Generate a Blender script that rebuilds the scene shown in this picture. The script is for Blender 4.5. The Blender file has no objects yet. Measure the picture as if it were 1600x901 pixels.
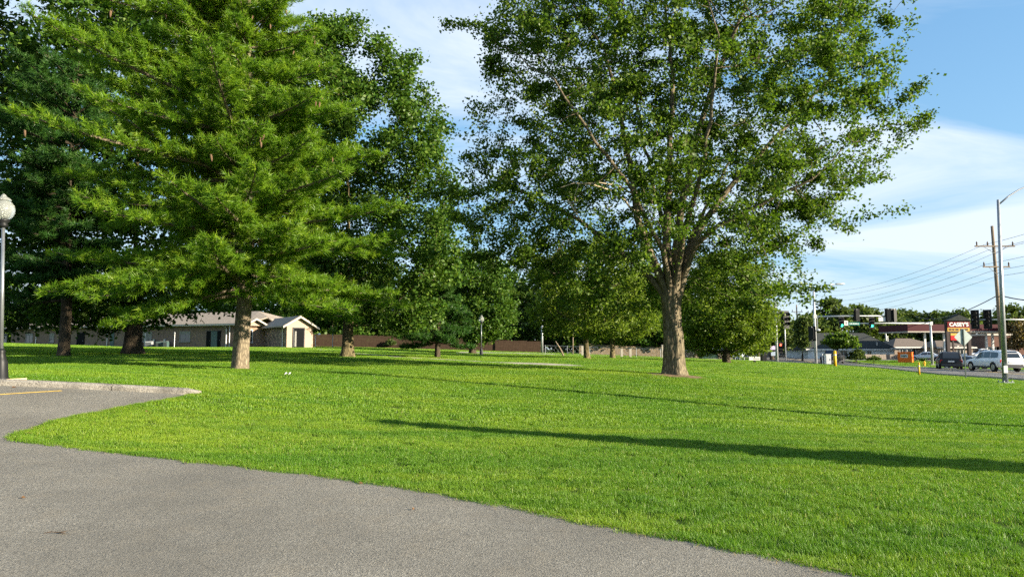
import bpy, math, random
import numpy as np
from mathutils import Vector, Matrix, noise as mnoise

S = bpy.context.scene
C = S.collection
R = math.radians

# ------------------------------------------------------------------ camera
FPX, PITCH, CAMZ = 1100.0, math.atan(94.5 / 1100.0), 1.70
cam_d = bpy.data.cameras.new('camera')
cam_d.sensor_width = 36.0
cam_d.lens = 36.0 * FPX / 1600.0
cam_d.clip_start = 0.1
cam_d.clip_end = 3000.0
cam = bpy.data.objects.new('camera', cam_d)
C.objects.link(cam)
cam.location = (0, 0, CAMZ)
cam.rotation_euler = (math.pi / 2 + PITCH, 0, 0)
S.camera = cam

# ------------------------------------------------------------------ light
SUN_EL = R(17.0)
SUN_DIR = Vector((0.915, -0.40, 0.0)).normalized()      # horizontal direction towards the sun
sun_d = bpy.data.lights.new('sun', 'SUN')
sun_d.energy = 5.0
sun_d.angle = R(0.5)
sun_d.color = (1.0, 0.87, 0.68)
sun = bpy.data.objects.new('sun', sun_d)
C.objects.link(sun)
to_sun = Vector((SUN_DIR.x * math.cos(SUN_EL), SUN_DIR.y * math.cos(SUN_EL), math.sin(SUN_EL)))
sun.rotation_euler = to_sun.to_track_quat('Z', 'Y').to_euler()
sun.location = (60, -30, 60)

W = bpy.data.worlds.new('World')
S.world = W
W.use_nodes = True
wn, wl = W.node_tree.nodes, W.node_tree.links
for n in list(wn):
    wn.remove(n)
w_out = wn.new('ShaderNodeOutputWorld')
w_bg = wn.new('ShaderNodeBackground')
w_bg.inputs['Strength'].default_value = 0.083
sky = wn.new('ShaderNodeTexSky')
sky.sky_type = 'NISHITA'
sky.sun_disc = False
sky.sun_elevation = SUN_EL
sky.sun_rotation = math.atan2(SUN_DIR.x, SUN_DIR.y)
sky.altitude = 300
sky.air_density = 1.15
sky.dust_density = 0.25
sky.ozone_density = 3.0
# thin high cloud: two layers of noise on a plane far above, the same all round the sky
tc = wn.new('ShaderNodeTexCoord')
sep = wn.new('ShaderNodeSeparateXYZ')
wl.new(tc.outputs['Generated'], sep.inputs[0])


def wmath(op, a, b=None, clamp=False):
    n = wn.new('ShaderNodeMath')
    n.operation = op
    n.use_clamp = clamp
    for i, v in enumerate((a, b)):
        if v is None:
            continue
        if isinstance(v, (int, float)):
            n.inputs[i].default_value = v
        else:
            wl.new(v, n.inputs[i])
    return n.outputs[0]


zc = wmath('ADD', wmath('MAXIMUM', sep.outputs['Z'], 0.0), 0.16)
cx = wmath('DIVIDE', sep.outputs['X'], zc)
cy = wmath('DIVIDE', sep.outputs['Y'], zc)
comb = wn.new('ShaderNodeCombineXYZ')
wl.new(cx, comb.inputs[0])
wl.new(cy, comb.inputs[1])
mp = wn.new('ShaderNodeMapping')
mp.inputs['Rotation'].default_value = (0, 0, R(-50))
mp.inputs['Scale'].default_value = (0.5, 1.0, 1.0)
mp.inputs['Location'].default_value = (8.6, 0.3, 0.0)
wl.new(comb.outputs[0], mp.inputs[0])
n1 = wn.new('ShaderNodeTexNoise')
n1.inputs['Scale'].default_value = 1.12
n1.inputs['Detail'].default_value = 7.0
n1.inputs['Roughness'].default_value = 0.6
n1.inputs['Distortion'].default_value = 0.6
wl.new(mp.outputs[0], n1.inputs['Vector'])
ramp = wn.new('ShaderNodeValToRGB')
ramp.color_ramp.elements[0].position = 0.40
ramp.color_ramp.elements[0].color = (0, 0, 0, 1)
ramp.color_ramp.elements[1].position = 0.66
ramp.color_ramp.elements[1].color = (0.74, 0.74, 0.74, 1)
wl.new(n1.outputs[0], ramp.inputs[0])
cmix = wn.new('ShaderNodeMixRGB')
cmix.inputs[2].default_value = (4.0, 4.3, 4.65, 1)
wl.new(ramp.outputs[0], cmix.inputs[0])
# even blue tint and tone curve that dims the bright horizon
sk_a = wn.new('ShaderNodeMixRGB')
sk_a.blend_type = 'MULTIPLY'
sk_a.inputs[0].default_value = 1.0
sk_a.inputs[2].default_value = (1.22, 1.68, 2.10, 1)
wl.new(sky.outputs[0], sk_a.inputs[1])
sk_b = wn.new('ShaderNodeMixRGB')
sk_b.blend_type = 'MULTIPLY'
sk_b.inputs[0].default_value = 1.0
sk_b.inputs[2].default_value = (0.33, 0.33, 0.33, 1)
wl.new(sky.outputs[0], sk_b.inputs[1])
sk_c = wn.new('ShaderNodeMixRGB')
sk_c.blend_type = 'ADD'
sk_c.inputs[0].default_value = 1.0
sk_c.inputs[2].default_value = (1, 1, 1, 1)
wl.new(sk_b.outputs[0], sk_c.inputs[1])
sk_d = wn.new('ShaderNodeMixRGB')
sk_d.blend_type = 'DIVIDE'
sk_d.inputs[0].default_value = 1.0
wl.new(sk_a.outputs[0], sk_d.inputs[1])
wl.new(sk_c.outputs[0], sk_d.inputs[2])
wl.new(sk_d.outputs[0], cmix.inputs[1])
wl.new(cmix.outputs[0], w_bg.inputs['Color'])
wl.new(w_bg.outputs[0], w_out.inputs[0])

S.view_settings.view_transform = 'Standard'
S.view_settings.look = 'None'
S.view_settings.gamma = 1.0
S.view_settings.use_curve_mapping = False
S.view_settings.exposure = 1.66
S.cycles.max_bounces = 6
S.cycles.diffuse_bounces = 2
S.cycles.transparent_max_bounces = 6
S.cycles.use_denoising = False
S.cycles.adaptive_threshold = 0.025


# ------------------------------------------------------------------ pixel <-> place
def ray(px, py):
    u, v = (px - 800.0) / FPX, (450.5 - py) / FPX
    cp, sp = math.cos(PITCH), math.sin(PITCH)
    return u, cp - v * sp, v * cp + sp


def pt(px, py, Y):
    dx, dy, dz = ray(px, py)
    t = Y / dy
    return Vector((dx * t, Y, CAMZ + dz * t))


# ------------------------------------------------------------------ terrain: a smooth surface through surveyed points
CTRL = [(375, 578, 23), (1053, 583, 26), (543, 558, 40), (683, 559, 45), (918, 560, 50), (752, 555, 70),
        (500, 542, 92), (845, 551, 105), (365, 543, 84), (225, 544, 84), (100, 541, 82), (-40, 535, 80),
        (0, 592, 15.5), (310, 617, 15.2), (20, 685, 10.6), (300, 722, 9.0), (640, 765, 8.0), (900, 818, 6.7),
        (1300, 895, 5.3), (1600, 735, 9.6), (560, 657, 14.2), (1000, 690, 11.5), (1300, 640, 19), (1200, 600, 29),
        (1570, 598, 34.6), (1440, 585, 50), (1200, 566, 95), (1107, 561, 80), (1000, 559, 86), (1275, 570, 88),
        (1456, 570, 97), (1550, 580, 58), (1482, 577, 69), (840, 569.5, 40), (1400, 564, 108), (440, 542.5, 80)]
_p = [tuple(pt(*c)) for c in CTRL]
_p += [(0, 0, 0), (-6, 0, 0.02), (8, 0, 0), (0, -25, -0.1), (-40, -25, 0.2), (40, -25, -0.1), (25, 12, 0.0), (45, 20, -0.1),
       (-25, 14, 0.75), (-45, 30, 1.4), (80, 60, -0.1), (90, 120, 0.0), (60, 160, -0.1), (0, 160, 1.0), (-70, 150, 1.9),
       (-100, 80, 2.0), (250, 250, 0.3), (0, 300, 0.8), (-250, 250, 2.0), (-250, 0, 1.5), (250, 0, 0), (0, -250, 0), (0, 600, 0.5),
       (600, 600, 0.5), (-600, 600, 2.0)]
_P = np.array(_p)


def _phi(d2):
    return np.where(d2 > 1e-9, d2 * np.log(np.maximum(d2, 1e-9)), 0.0)


def _fit(P, lam=1.5):
    n = len(P)
    q = P[:, :2] / 30.0
    d2 = ((q[:, None, :] - q[None, :, :]) ** 2).sum(-1)
    A = np.zeros((n + 3, n + 3))
    A[:n, :n] = _phi(d2) + np.eye(n) * lam * 0.02
    A[:n, n] = 1
    A[:n, n + 1:] = q
    A[n, :n] = 1
    A[n + 1:, :n] = q.T
    b = np.zeros(n + 3)
    b[:n] = P[:, 2]
    return q, np.linalg.solve(A, b)


_Q, _WT = _fit(_P)


def hz(x, y):
    """ground height, arrays or numbers"""
    xx, yy = np.atleast_1d(np.asarray(x, float)), np.atleast_1d(np.asarray(y, float))
    out = np.empty(xx.shape)
    for i in range(0, len(xx), 4000):
        q = np.stack([xx[i:i + 4000], yy[i:i + 4000]], -1) / 30.0
        d2 = ((q[:, None, :] - _Q[None]) ** 2).sum(-1)
        n = len(_Q)
        out[i:i + 4000] = _phi(d2) @ _WT[:n] + _WT[n] + q @ _WT[n + 1:]
    return float(out[0]) if np.ndim(x) == 0 else out


def ground(px, py):
    """the place on the ground seen at a pixel"""
    dx, dy, dz = ray(px, py)
    t = np.geomspace(2.0, 500.0, 1500)
    d = CAMZ + dz * t - hz(dx * t, dy * t)
    k = int(np.argmax(d < 0)) if (d < 0).any() else len(t) - 1
    a, b = (d[k - 1], d[k]) if k > 0 else (0, 1)
    f = a / (a - b) if a != b else 0
    tt = t[k - 1] + (t[k] - t[k - 1]) * f
    return Vector((dx * tt, dy * tt, hz(dx * tt, dy * tt)))


def base(px, Y, py=560):
    p = pt(px, py, Y)
    return Vector((p.x, Y, hz(p.x, Y)))


def px_of(x, y, z):
    cp, sp = math.cos(PITCH), math.sin(PITCH)
    f = y * cp + (z - CAMZ) * sp
    v = -y * sp + (z - CAMZ) * cp
    return 800 + FPX * x / f, 450.5 - FPX * v / f


# ------------------------------------------------------------------ building blocks
class MB:
    """collects faces of one part"""

    def __init__(s):
        s.v, s.f = [], []

    def add(s, vs, fs):
        o = len(s.v)
        s.v += [tuple(x) for x in vs]
        s.f += [tuple(i + o for i in q) for q in fs]
        return s

    def box(s, c, d, rz=0.0, M=None):
        hx, hy, hzz = d[0] / 2, d[1] / 2, d[2] / 2
        vs = [Vector((x * hx, y * hy, z * hzz)) for z in (-1, 1) for x, y in ((-1, -1), (1, -1), (1, 1), (-1, 1))]
        m = Matrix.Translation(c) @ Matrix.Rotation(rz, 4, 'Z') if M is None else M @ Matrix.Translation(c) @ Matrix.Rotation(rz, 4, 'Z')
        return s.add([m @ v for v in vs], [(0, 3, 2, 1), (4, 5, 6, 7), (0, 1, 5, 4), (1, 2, 6, 5), (2, 3, 7, 6), (3, 0, 4, 7)])

    def span(s, a, b):
        a, b = Vector(a), Vector(b)
        return s.box((a + b) / 2, [abs(b[i] - a[i]) for i in range(3)])

    def quad(s, a, b, c, d):
        return s.add([a, b, c, d], [(0, 1, 2, 3)])

    def tube(s, pts, rad, n=8, cap=True):
        pts = [Vector(p) for p in pts]
        if isinstance(rad, (int, float)):
            rad = [rad] * len(pts)
        ref = None
        vs, fs = [], []
        for i, p in enumerate(pts):
            d = (pts[min(i + 1, len(pts) - 1)] - pts[max(i - 1, 0)])
            d = d.normalized() if d.length > 1e-9 else Vector((0, 0, 1))
            if ref is None:
                ref = Vector((1, 0, 0)) if abs(d.x) < 0.8 else Vector((0, 1, 0))
            u = (ref - d * ref.dot(d))
            u = u.normalized() if u.length > 1e-6 else d.orthogonal().normalized()
            w = d.cross(u)
            ref = u
            for k in range(n):
                a = 2 * math.pi * k / n
                vs.append(p + (u * math.cos(a) + w * math.sin(a)) * rad[i])
        m = len(pts)
        for i in range(m - 1):
            for k in range(n):
                k2 = (k + 1) % n
                fs.append((i * n + k, i * n + k2, (i + 1) * n + k2, (i + 1) * n + k))
        if cap:
            fs.append(tuple(range(n - 1, -1, -1)))
            fs.append(tuple((m - 1) * n + k for k in range(n)))
        return s.add(vs, fs)

    def lathe(s, prof, c=(0, 0, 0), n=16):
        vs, fs = [], []
        for r, z in prof:
            for k in range(n):
                a = 2 * math.pi * k / n
                vs.append((c[0] + r * math.cos(a), c[1] + r * math.sin(a), c[2] + z))
        m = len(prof)
        for i in range(m - 1):
            for k in range(n):
                k2 = (k + 1) % n
                fs.append((i * n + k, i * n + k2, (i + 1) * n + k2, (i + 1) * n + k))
        fs.append(tuple(range(n - 1, -1, -1)))
        fs.append(tuple((m - 1) * n + k for k in range(n)))
        return s.add(vs, fs)

    def prism(s, poly, z0, z1, M=None):
        n = len(poly)
        vs = [Vector((p[0], p[1], z0)) for p in poly] + [Vector((p[0], p[1], z1)) for p in poly]
        if M is not None:
            vs = [M @ v for v in vs]
        fs = [tuple(range(n - 1, -1, -1)), tuple(range(n, 2 * n))] + [(i, (i + 1) % n, n + (i + 1) % n, n + i) for i in range(n)]
        return s.add(vs, fs)

    def mesh(s, name, smooth=False):
        me = bpy.data.meshes.new(name)
        me.from_pydata(s.v, [], s.f)
        me.update()
        if smooth:
            me.polygons.foreach_set('use_smooth', [True] * len(me.polygons))
        return me

    def build(s, name, m, parent=None, smooth=False):
        return link(name, s.mesh(name, smooth), m, parent)


def link(name, me, m=None, parent=None):
    o = bpy.data.objects.new(name, me)
    C.objects.link(o)
    if m is not None and me is not None and not me.materials:
        me.materials.append(m)
    if parent is not None:
        o.parent = parent
    return o


def thing(name, label, cat, loc=(0, 0, 0), rz=0.0, group=None):
    o = bpy.data.objects.new(name, None)
    o.empty_display_size = 0.3
    C.objects.link(o)
    o.location = loc
    o.rotation_euler = (0, 0, rz)
    return tag(o, label, cat, group)


def tag(o, label=None, cat=None, group=None, kind=None):
    if label:
        o['label'] = label
    if cat:
        o['category'] = cat
    if group:
        o['group'] = group
    if kind:
        o['kind'] = kind
    return o


def copy_tree(o, parent=None):
    c = o.copy()
    C.objects.link(c)
    if parent is not None:
        c.parent = parent
    for ch in list(o.children):
        copy_tree(ch, c)
    return c


def np_mesh(name, V, F, attr=None, smooth=False):
    """V (n,3), F (m,k) -> mesh, attr one value per face"""
    me = bpy.data.meshes.new(name)
    k = F.shape[1]
    me.vertices.add(len(V))
    me.vertices.foreach_set('co', V.astype(np.float32).ravel())
    me.loops.add(F.size)
    me.loops.foreach_set('vertex_index', F.astype(np.int32).ravel())
    me.polygons.add(len(F))
    me.polygons.foreach_set('loop_start', np.arange(0, F.size, k, dtype=np.int32))
    if smooth:
        me.polygons.foreach_set('use_smooth', np.ones(len(F), dtype=bool))
    if attr is not None:
        a = me.attributes.new('v', 'FLOAT', 'FACE')
        a.data.foreach_set('value', attr.astype(np.float32))
    me.update(calc_edges=True)
    return me


# ------------------------------------------------------------------ materials
class NT:
    def __init__(s, name):
        s.m = bpy.data.materials.new(name)
        s.m.use_nodes = True
        s.n, s.l = s.m.node_tree.nodes, s.m.node_tree.links
        for x in list(s.n):
            s.n.remove(x)
        s.out = s.n.new('ShaderNodeOutputMaterial')

    def node(s, t, **kw):
        n = s.n.new(t)
        for k, v in kw.items():
            if k.startswith('_'):
                setattr(n, k[1:], v)
            else:
                key = k.replace('__', ' ')
                sock = n.inputs[int(key[1:])] if key[0] == 'i' and key[1:].isdigit() else n.inputs[key]
                if isinstance(v, bpy.types.NodeSocket):
                    s.l.new(v, sock)
                else:
                    sock.default_value = v
        return n

    def coords(s, kind='Object', scale=(1, 1, 1), rot=(0, 0, 0)):
        t = s.node('ShaderNodeTexCoord')
        m = s.node('ShaderNodeMapping', Vector=t.outputs[kind], Scale=scale, Rotation=rot)
        return m.outputs[0]

    def world(s, scale=(1, 1, 1)):
        g = s.node('ShaderNodeNewGeometry')
        m = s.node('ShaderNodeMapping', Vector=g.outputs['Position'], Scale=scale)
        return m.outputs[0]

    def noise(s, vec, scale, detail=3.0, rough=0.55):
        return s.node('ShaderNodeTexNoise', Vector=vec, Scale=scale, Detail=detail, Roughness=rough).outputs[0]

    def ramp(s, fac, stops):
        r = s.node('ShaderNodeValToRGB', Fac=fac)
        e = r.color_ramp.elements
        while len(e) < len(stops):
            e.new(0.5)
        for x, (p, c) in zip(e, stops):
            x.position = p
            x.color = (*c, 1) if len(c) == 3 else c
        return r.outputs[0]

    def mix(s, fac, a, b, mode='MIX'):
        n = s.node('ShaderNodeMixRGB', _blend_type=mode)
        for i, v in enumerate((fac, a, b)):
            if isinstance(v, bpy.types.NodeSocket):
                s.l.new(v, n.inputs[i])
            elif i == 0:
                n.inputs[0].default_value = v
            else:
                n.inputs[i].default_value = (*v, 1)
        return n.outputs[0]

    def bump(s, h, strength=0.4, dist=0.02):
        return s.node('ShaderNodeBump', Height=h, Strength=strength, Distance=dist).outputs[0]

    def bsdf(s, color, rough=0.6, metal=0.0, normal=None, spec=0.5, **kw):
        b = s.node('ShaderNodeBsdfPrincipled', Roughness=rough, Metallic=metal)
        b.inputs['Specular IOR Level'].default_value = spec
        if isinstance(color, bpy.types.NodeSocket):
            s.l.new(color, b.inputs['Base Color'])
        else:
            b.inputs['Base Color'].default_value = (*color, 1)
        if normal is not None:
            s.l.new(normal, b.inputs['Normal'])
        for k, v in kw.items():
            b.inputs[k.replace('__', ' ')].default_value = v
        s.l.new(b.outputs[0], s.out.inputs[0])
        return s.m


def plain(name, col, rough=0.6, metal=0.0, var=0.12, scale=6.0, bump=0.0, spec=0.25):
    t = NT(name)
    v = t.coords()
    f = t.noise(v, scale, 4.0)
    a = tuple(c * (1 - var) for c in col)
    b = tuple(min(1, c * (1 + var)) for c in col)
    c = t.ramp(f, [(0.3, a), (0.7, b)])
    nrm = t.bump(f, bump, 0.02) if bump else None
    return t.bsdf(c, rough, metal, nrm, spec)


def emit(name, col, strength):
    t = NT(name)
    e = t.node('ShaderNodeEmission', Color=(*col, 1), Strength=strength)
    t.l.new(e.outputs[0], t.out.inputs[0])
    return t.m


def glass_dark(name, col=(0.02, 0.025, 0.03)):
    t = NT(name)
    return t.bsdf(col, 0.06, 0.0, None, 0.8)


def leaf_mat(name, dark, mid, light, trans=0.35, gloss=0.05, rough=0.45, tint=(1.25, 1.35, 0.55)):
    t = NT(name)
    at = t.node('ShaderNodeAttribute', _attribute_name='v')
    c = t.ramp(at.outputs['Fac'], [(0.0, dark), (0.5, mid), (1.0, light)])
    d = t.node('ShaderNodeBsdfDiffuse', Color=c)
    tc_ = t.mix(1.0, c, tint, 'MULTIPLY')
    tr = t.node('ShaderNodeBsdfTranslucent', Color=tc_)
    m1 = t.node('ShaderNodeMixShader', Fac=trans)
    t.l.new(d.outputs[0], m1.inputs[1])
    t.l.new(tr.outputs[0], m1.inputs[2])
    g = t.node('ShaderNodeBsdfGlossy', Roughness=rough)
    g.inputs['Color'].default_value = (1, 1, 1, 1)
    m2 = t.node('ShaderNodeMixShader', Fac=gloss)
    t.l.new(m1.outputs[0], m2.inputs[1])
    t.l.new(g.outputs[0], m2.inputs[2])
    t.l.new(m2.outputs[0], t.out.inputs[0])
    return t.m


def bark_mat(name, dark, light, vs=(9, 9, 1.6), bump=0.9):
    t = NT(name)
    v = t.coords('Object', vs)
    v1 = t.node('ShaderNodeTexVoronoi', Vector=v, Scale=1.6, _feature='DISTANCE_TO_EDGE')
    n2 = t.noise(v, 3.0, 5.0, 0.6)
    mixd = t.node('ShaderNodeMath', _operation='MULTIPLY')
    t.l.new(v1.outputs[0], mixd.inputs[0])
    t.l.new(n2, mixd.inputs[1])
    c = t.ramp(mixd.outputs[0], [(0.02, dark), (0.16, light)])
    big = t.noise(t.coords('Object', (1, 1, 0.5)), 1.5, 3.0)
    c2 = t.mix(0.35, c, t.ramp(big, [(0.35, tuple(x * 0.7 for x in light)), (0.65, light)]), 'MIX')
    return t.bsdf(c2, 0.9, 0.0, t.bump(mixd.outputs[0], bump, 0.05), 0.2)


M = {}
M['conc'] = plain('concrete', (0.36, 0.34, 0.30), 0.9, var=0.25, scale=5.0, bump=0.3)
M['white'] = plain('white_paint', (0.72, 0.71, 0.67), 0.55, var=0.06)
M['black'] = plain('black_metal', (0.015, 0.016, 0.017), 0.45, 0.2)
M['galv'] = plain('galvanised_steel', (0.34, 0.36, 0.37), 0.45, 0.7, var=0.15)
M['alum'] = plain('dull_aluminium', (0.42, 0.44, 0.44), 0.5, 0.4, var=0.12)
M['wood_pole'] = plain('weathered_pole_wood', (0.20, 0.155, 0.11), 0.9, var=0.3, scale=12)
M['yellow'] = plain('yellow_paint', (0.70, 0.38, 0.02), 0.6, var=0.12)
M['glass'] = glass_dark('window_glass')
M['rubber'] = plain('tyre_rubber', (0.012, 0.012, 0.012), 0.85)
M['trim'] = plain('grey_plastic', (0.05, 0.052, 0.055), 0.6)
M['chrome'] = plain('wheel_alloy', (0.45, 0.46, 0.47), 0.35, 0.8)
# ------------------------------------------------------------------ ground materials
def lawn_mat():
    t = NT('lawn_ground')
    w = t.world()
    a = t.noise(w, 0.35, 4.0)
    b = t.noise(w, 9.0, 5.0, 0.65)
    c1 = t.ramp(b, [(0.30, (0.014, 0.024, 0.006)), (0.55, (0.034, 0.062, 0.010)), (0.75, (0.075, 0.11, 0.02))])
    c2 = t.mix(t.ramp(a, [(0.35, (0, 0, 0)), (0.7, (0.5, 0.5, 0.5))]), c1, (0.10, 0.135, 0.022))
    return t.bsdf(c2, 0.95, 0.0, t.bump(b, 0.8, 0.06), 0.1)


def asphalt_mat(name, col, warm=1.0, grain=1.0):
    t = NT(name)
    w = t.world()
    v = t.node('ShaderNodeTexVoronoi', Vector=w, Scale=70.0, _feature='F1')
    v2 = t.node('ShaderNodeTexVoronoi', Vector=w, Scale=160.0, _feature='F1')
    fine = t.noise(w, 240.0, 2.0, 0.7)
    big = t.noise(w, 0.45, 5.0, 0.6)
    mid = t.noise(w, 3.0, 4.0, 0.6)
    dk, lt = tuple(c * 0.45 for c in col), tuple(c * 1.75 for c in col)
    g = t.ramp(t.mix(0.25, t.mix(0.45, v.outputs['Color'], v2.outputs['Color']), fine), [(0.22, dk), (0.48, col), (0.78, lt)])
    g = t.mix(t.ramp(big, [(0.38, (0, 0, 0)), (0.62, (0.6, 0.6, 0.6))]), g, tuple(c * 0.62 for c in col))
    g = t.mix(t.ramp(mid, [(0.5, (0, 0, 0)), (0.8, (0.3, 0.3, 0.3))]), g, (col[0] * 1.25, col[1] * 1.12, col[2] * 0.95))
    # hairline cracks
    wob = t.node('ShaderNodeMixRGB', _blend_type='ADD', i0=0.35, i1=w, i2=t.node('ShaderNodeTexNoise', Vector=w, Scale=1.3).outputs['Color']).outputs[0]
    ck = t.node('ShaderNodeTexVoronoi', Vector=wob, Scale=0.27, _feature='DISTANCE_TO_EDGE').outputs[0]
    g = t.mix(t.ramp(ck, [(0.0, (0.12, 0.12, 0.12)), (0.002, (0, 0, 0))]), g, (0.03, 0.03, 0.03))
    h = t.mix(0.5, v.outputs['Distance'], fine)
    return t.bsdf(g, 0.88, 0.0, t.bump(h, 0.75 * grain, 0.012), 0.25)


M['lawn'] = lawn_mat()
M['asphalt'] = asphalt_mat('driveway_asphalt', (0.192, 0.181, 0.152))
M['road'] = asphalt_mat('road_asphalt', (0.135, 0.132, 0.125))
M['walk'] = plain('walkway_concrete', (0.36, 0.33, 0.27), 0.92, var=0.2, scale=1.5)
M['dirt'] = plain('bare_soil', (0.16, 0.11, 0.06), 0.95, var=0.35, scale=9.0, bump=0.8)
M['line_white'] = plain('road_paint_white', (0.55, 0.55, 0.52), 0.7, var=0.2, scale=8)
M['line_yellow'] = plain('road_paint_yellow', (0.62, 0.42, 0.10), 0.7, var=0.25, scale=8)

# ------------------------------------------------------------------ the lawn: one sheet to the horizon
ang = np.concatenate([np.arange(-180, -50, 4.0), np.arange(-50, 50, 0.8), np.arange(50, 180, 4.0)]) * math.pi / 180
rad = np.concatenate([[0.0], np.geomspace(0.8, 140.0, 110), np.geomspace(150, 2200, 22)])
na, nr = len(ang), len(rad)
AX, RX = np.meshgrid(ang, rad)
gx, gy = RX * np.sin(AX), RX * np.cos(AX)
zz = hz(gx.ravel(), gy.ravel())
far = np.clip((RX.ravel() - 400) / 300, 0, 1)
zz = zz * (1 - far) + 0.5 * far
GV = np.stack([gx.ravel(), gy.ravel(), zz], -1)
ii = np.arange(nr - 1)[:, None] * na
jj = np.arange(na)[None, :]
j2 = (jj + 1) % na
GF = np.stack([ii + jj, ii + j2, ii + na + j2, ii + na + jj], -1).reshape(-1, 4)[:, ::-1]
lawn = link('lawn', np_mesh('lawn', GV, GF, smooth=True), M['lawn'])
tag(lawn, kind='structure')


def interp_line(P, n):
    P = [Vector((p[0], p[1], 0)) for p in P]
    L = [0.0]
    for a, b in zip(P, P[1:]):
        L.append(L[-1] + (b - a).length)
    out = []
    for s in np.linspace(0, L[-1], n):
        k = min(max(int(np.searchsorted(L, s)) - 1, 0), len(P) - 2)
        f = (s - L[k]) / max(L[k + 1] - L[k], 1e-9)
        out.append(P[k].lerp(P[k + 1], f))
    return out


def sheet(name, A, B, n, m, mat, off, kind='structure', jitter=0.0, seed=0):
    """a sheet on the terrain between two edge lines"""
    rg = random.Random(seed)
    a, b = interp_line(A, n), interp_line(B, n)
    V = []
    for i in range(n):
        ja = 0.0
        if jitter:
            ja = jitter * (mnoise.noise(Vector((a[i].x * 1.7, a[i].y * 1.7, seed))) + 0.5 * mnoise.noise(Vector((a[i].x * 6.0, a[i].y * 6.0, seed))))
        d = (b[i] - a[i]).normalized()
        for j in range(m):
            p = (a[i] + d * ja).lerp(b[i], (j / (m - 1)) ** 1.5)
            V.append((p.x, p.y, 0))
    V = np.array(V)
    V[:, 2] = hz(V[:, 0], V[:, 1]) + off
    F = [(i * m + j, (i + 1) * m + j, (i + 1) * m + j + 1, i * m + j + 1) for i in range(n - 1) for j in range(m - 1)]
    F = np.array(F)
    v = V[F[0]]
    if np.cross(v[1] - v[0], v[2] - v[0])[2] < 0:
        F = F[:, ::-1]
    o = link(name, np_mesh(name, V, F, smooth=True), mat)
    tag(o, kind=kind)
    return o


# lawn edge of the driveway, as it runs across the picture
edge = [ground(20, 685), ground(60, 694), ground(150, 705), ground(300, 722), ground(480, 742), ground(640, 765), ground(780, 790),
        ground(900, 815), ground(1100, 851), ground(1300, 895)]
e_last = edge[-1]
edge2 = edge + [Vector((e_last.x + 1.6, e_last.y - 1.0, 0)), Vector((e_last.x + 5, e_last.y - 4.2, 0)), Vector((14, -3.5, 0)), Vector((24, -7, 0))]
corner = edge[0]
kerb_a, kerb_b = ground(312, 617), ground(0, 602)
kd = (kerb_b - kerb_a)
kd.z = 0
kd.normalize()
kerb_c = kerb_b + kd * 22
wedge = [kerb_a, ground(240, 631), ground(180, 641), ground(90, 660), ground(40, 676), corner]
sheet('driveway', edge2, [(corner.x, -16), (8, -16), (24, -16)], 160, 40, M['asphalt'], 0.022, jitter=0.15, seed=3)
sheet('parking_lot', wedge, [kerb_a + kd * 0.02, kerb_a.lerp(kerb_b, 0.5), kerb_b, kerb_b + kd * (kerb_b.x - corner.x) * 0.3], 50, 14, M['asphalt'], 0.0225, jitter=0.10, seed=5)
k_end = kerb_b + kd * (kerb_b.x - corner.x) * 0.3
sheet('parking_lot', [corner, (corner.x, -16)], [k_end, kerb_c, (-40, -16)], 60, 40, M['asphalt'], 0.0235)


# thick concrete kerb along the parking lot, in cast lengths
def kerb_piece(a, b, name='kerb_stone', parent=None, w=0.34, h=0.135, round_a=False):
    d = (b - a)
    L = d.length
    d.normalize()
    nrm = Vector((-d.y, d.x, 0))
    prof = [(-w / 2, -0.1), (-w / 2, h * 0.7), (-w / 2 + 0.05, h * 0.95), (-w / 2 + 0.10, h), (w / 2 - 0.10, h), (w / 2 - 0.05, h * 0.95), (w / 2, h * 0.7), (w / 2, -0.1)]
    m = MB()
    n = max(4, int(L / 0.25))
    vs, fs = [], []
    for i in range(n + 1):
        s = L * i / n
        p = a + d * s
        z = hz(p.x, p.y)
        sc = 1.0
        if round_a and s < 0.25:
            sc = 0.7 + 0.3 * math.sqrt(max(0, 1 - ((0.25 - s) / 0.25) ** 2))
        for o, q in prof:
            jt = 0.007 * mnoise.noise(Vector((p.x * 5 + o * 9, p.y * 5, q * 9)))
            w_ = nrm * (o * sc + jt)
            vs.append((p.x + w_.x, p.y + w_.y, z + (q * (sc if q > 0 else 1)) + jt))
    k = len(prof)
    for i in range(n):
        for j in range(k - 1):
            fs.append((i * k + j, i * k + j + 1, (i + 1) * k + j + 1, (i + 1) * k + j))
    fs.append(tuple(range(k)))
    fs.append(tuple(n * k + j for j in range(k - 1, -1, -1)))
    m.add(vs, fs)
    return m.build(name, M['kerb'], parent, smooth=False)


def kerb_mat():
    t = NT('weathered_kerb_concrete')
    w = t.world()
    f = t.noise(w, 28.0, 5.0, 0.7)
    g = t.noise(w, 2.2, 5.0, 0.65)
    c = t.ramp(f, [(0.3, (0.09, 0.085, 0.075)), (0.5, (0.27, 0.25, 0.21)), (0.75, (0.38, 0.36, 0.31))])
    c = t.mix(t.ramp(g, [(0.45, (0, 0, 0)), (0.62, (0.6, 0.6, 0.6))]), c, (0.085, 0.08, 0.07))
    return t.bsdf(c, 0.95, 0.0, t.bump(f, 0.9, 0.02), 0.1)


M['kerb'] = kerb_mat()
kerb = bpy.data.objects.new('kerb', None)
C.objects.link(kerb)
tag(kerb, kind='structure')
s0 = 0.0
for i, L in enumerate((1.75, 2.9, 2.95, 2.9, 3.0, 3.0, 3.0, 3.0)):
    a = kerb_a + kd * s0
    b = kerb_a + kd * (s0 + L - 0.02)
    kerb_piece(a, b, 'kerb_stone', kerb, round_a=(i == 0))
    s0 += L
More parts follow.
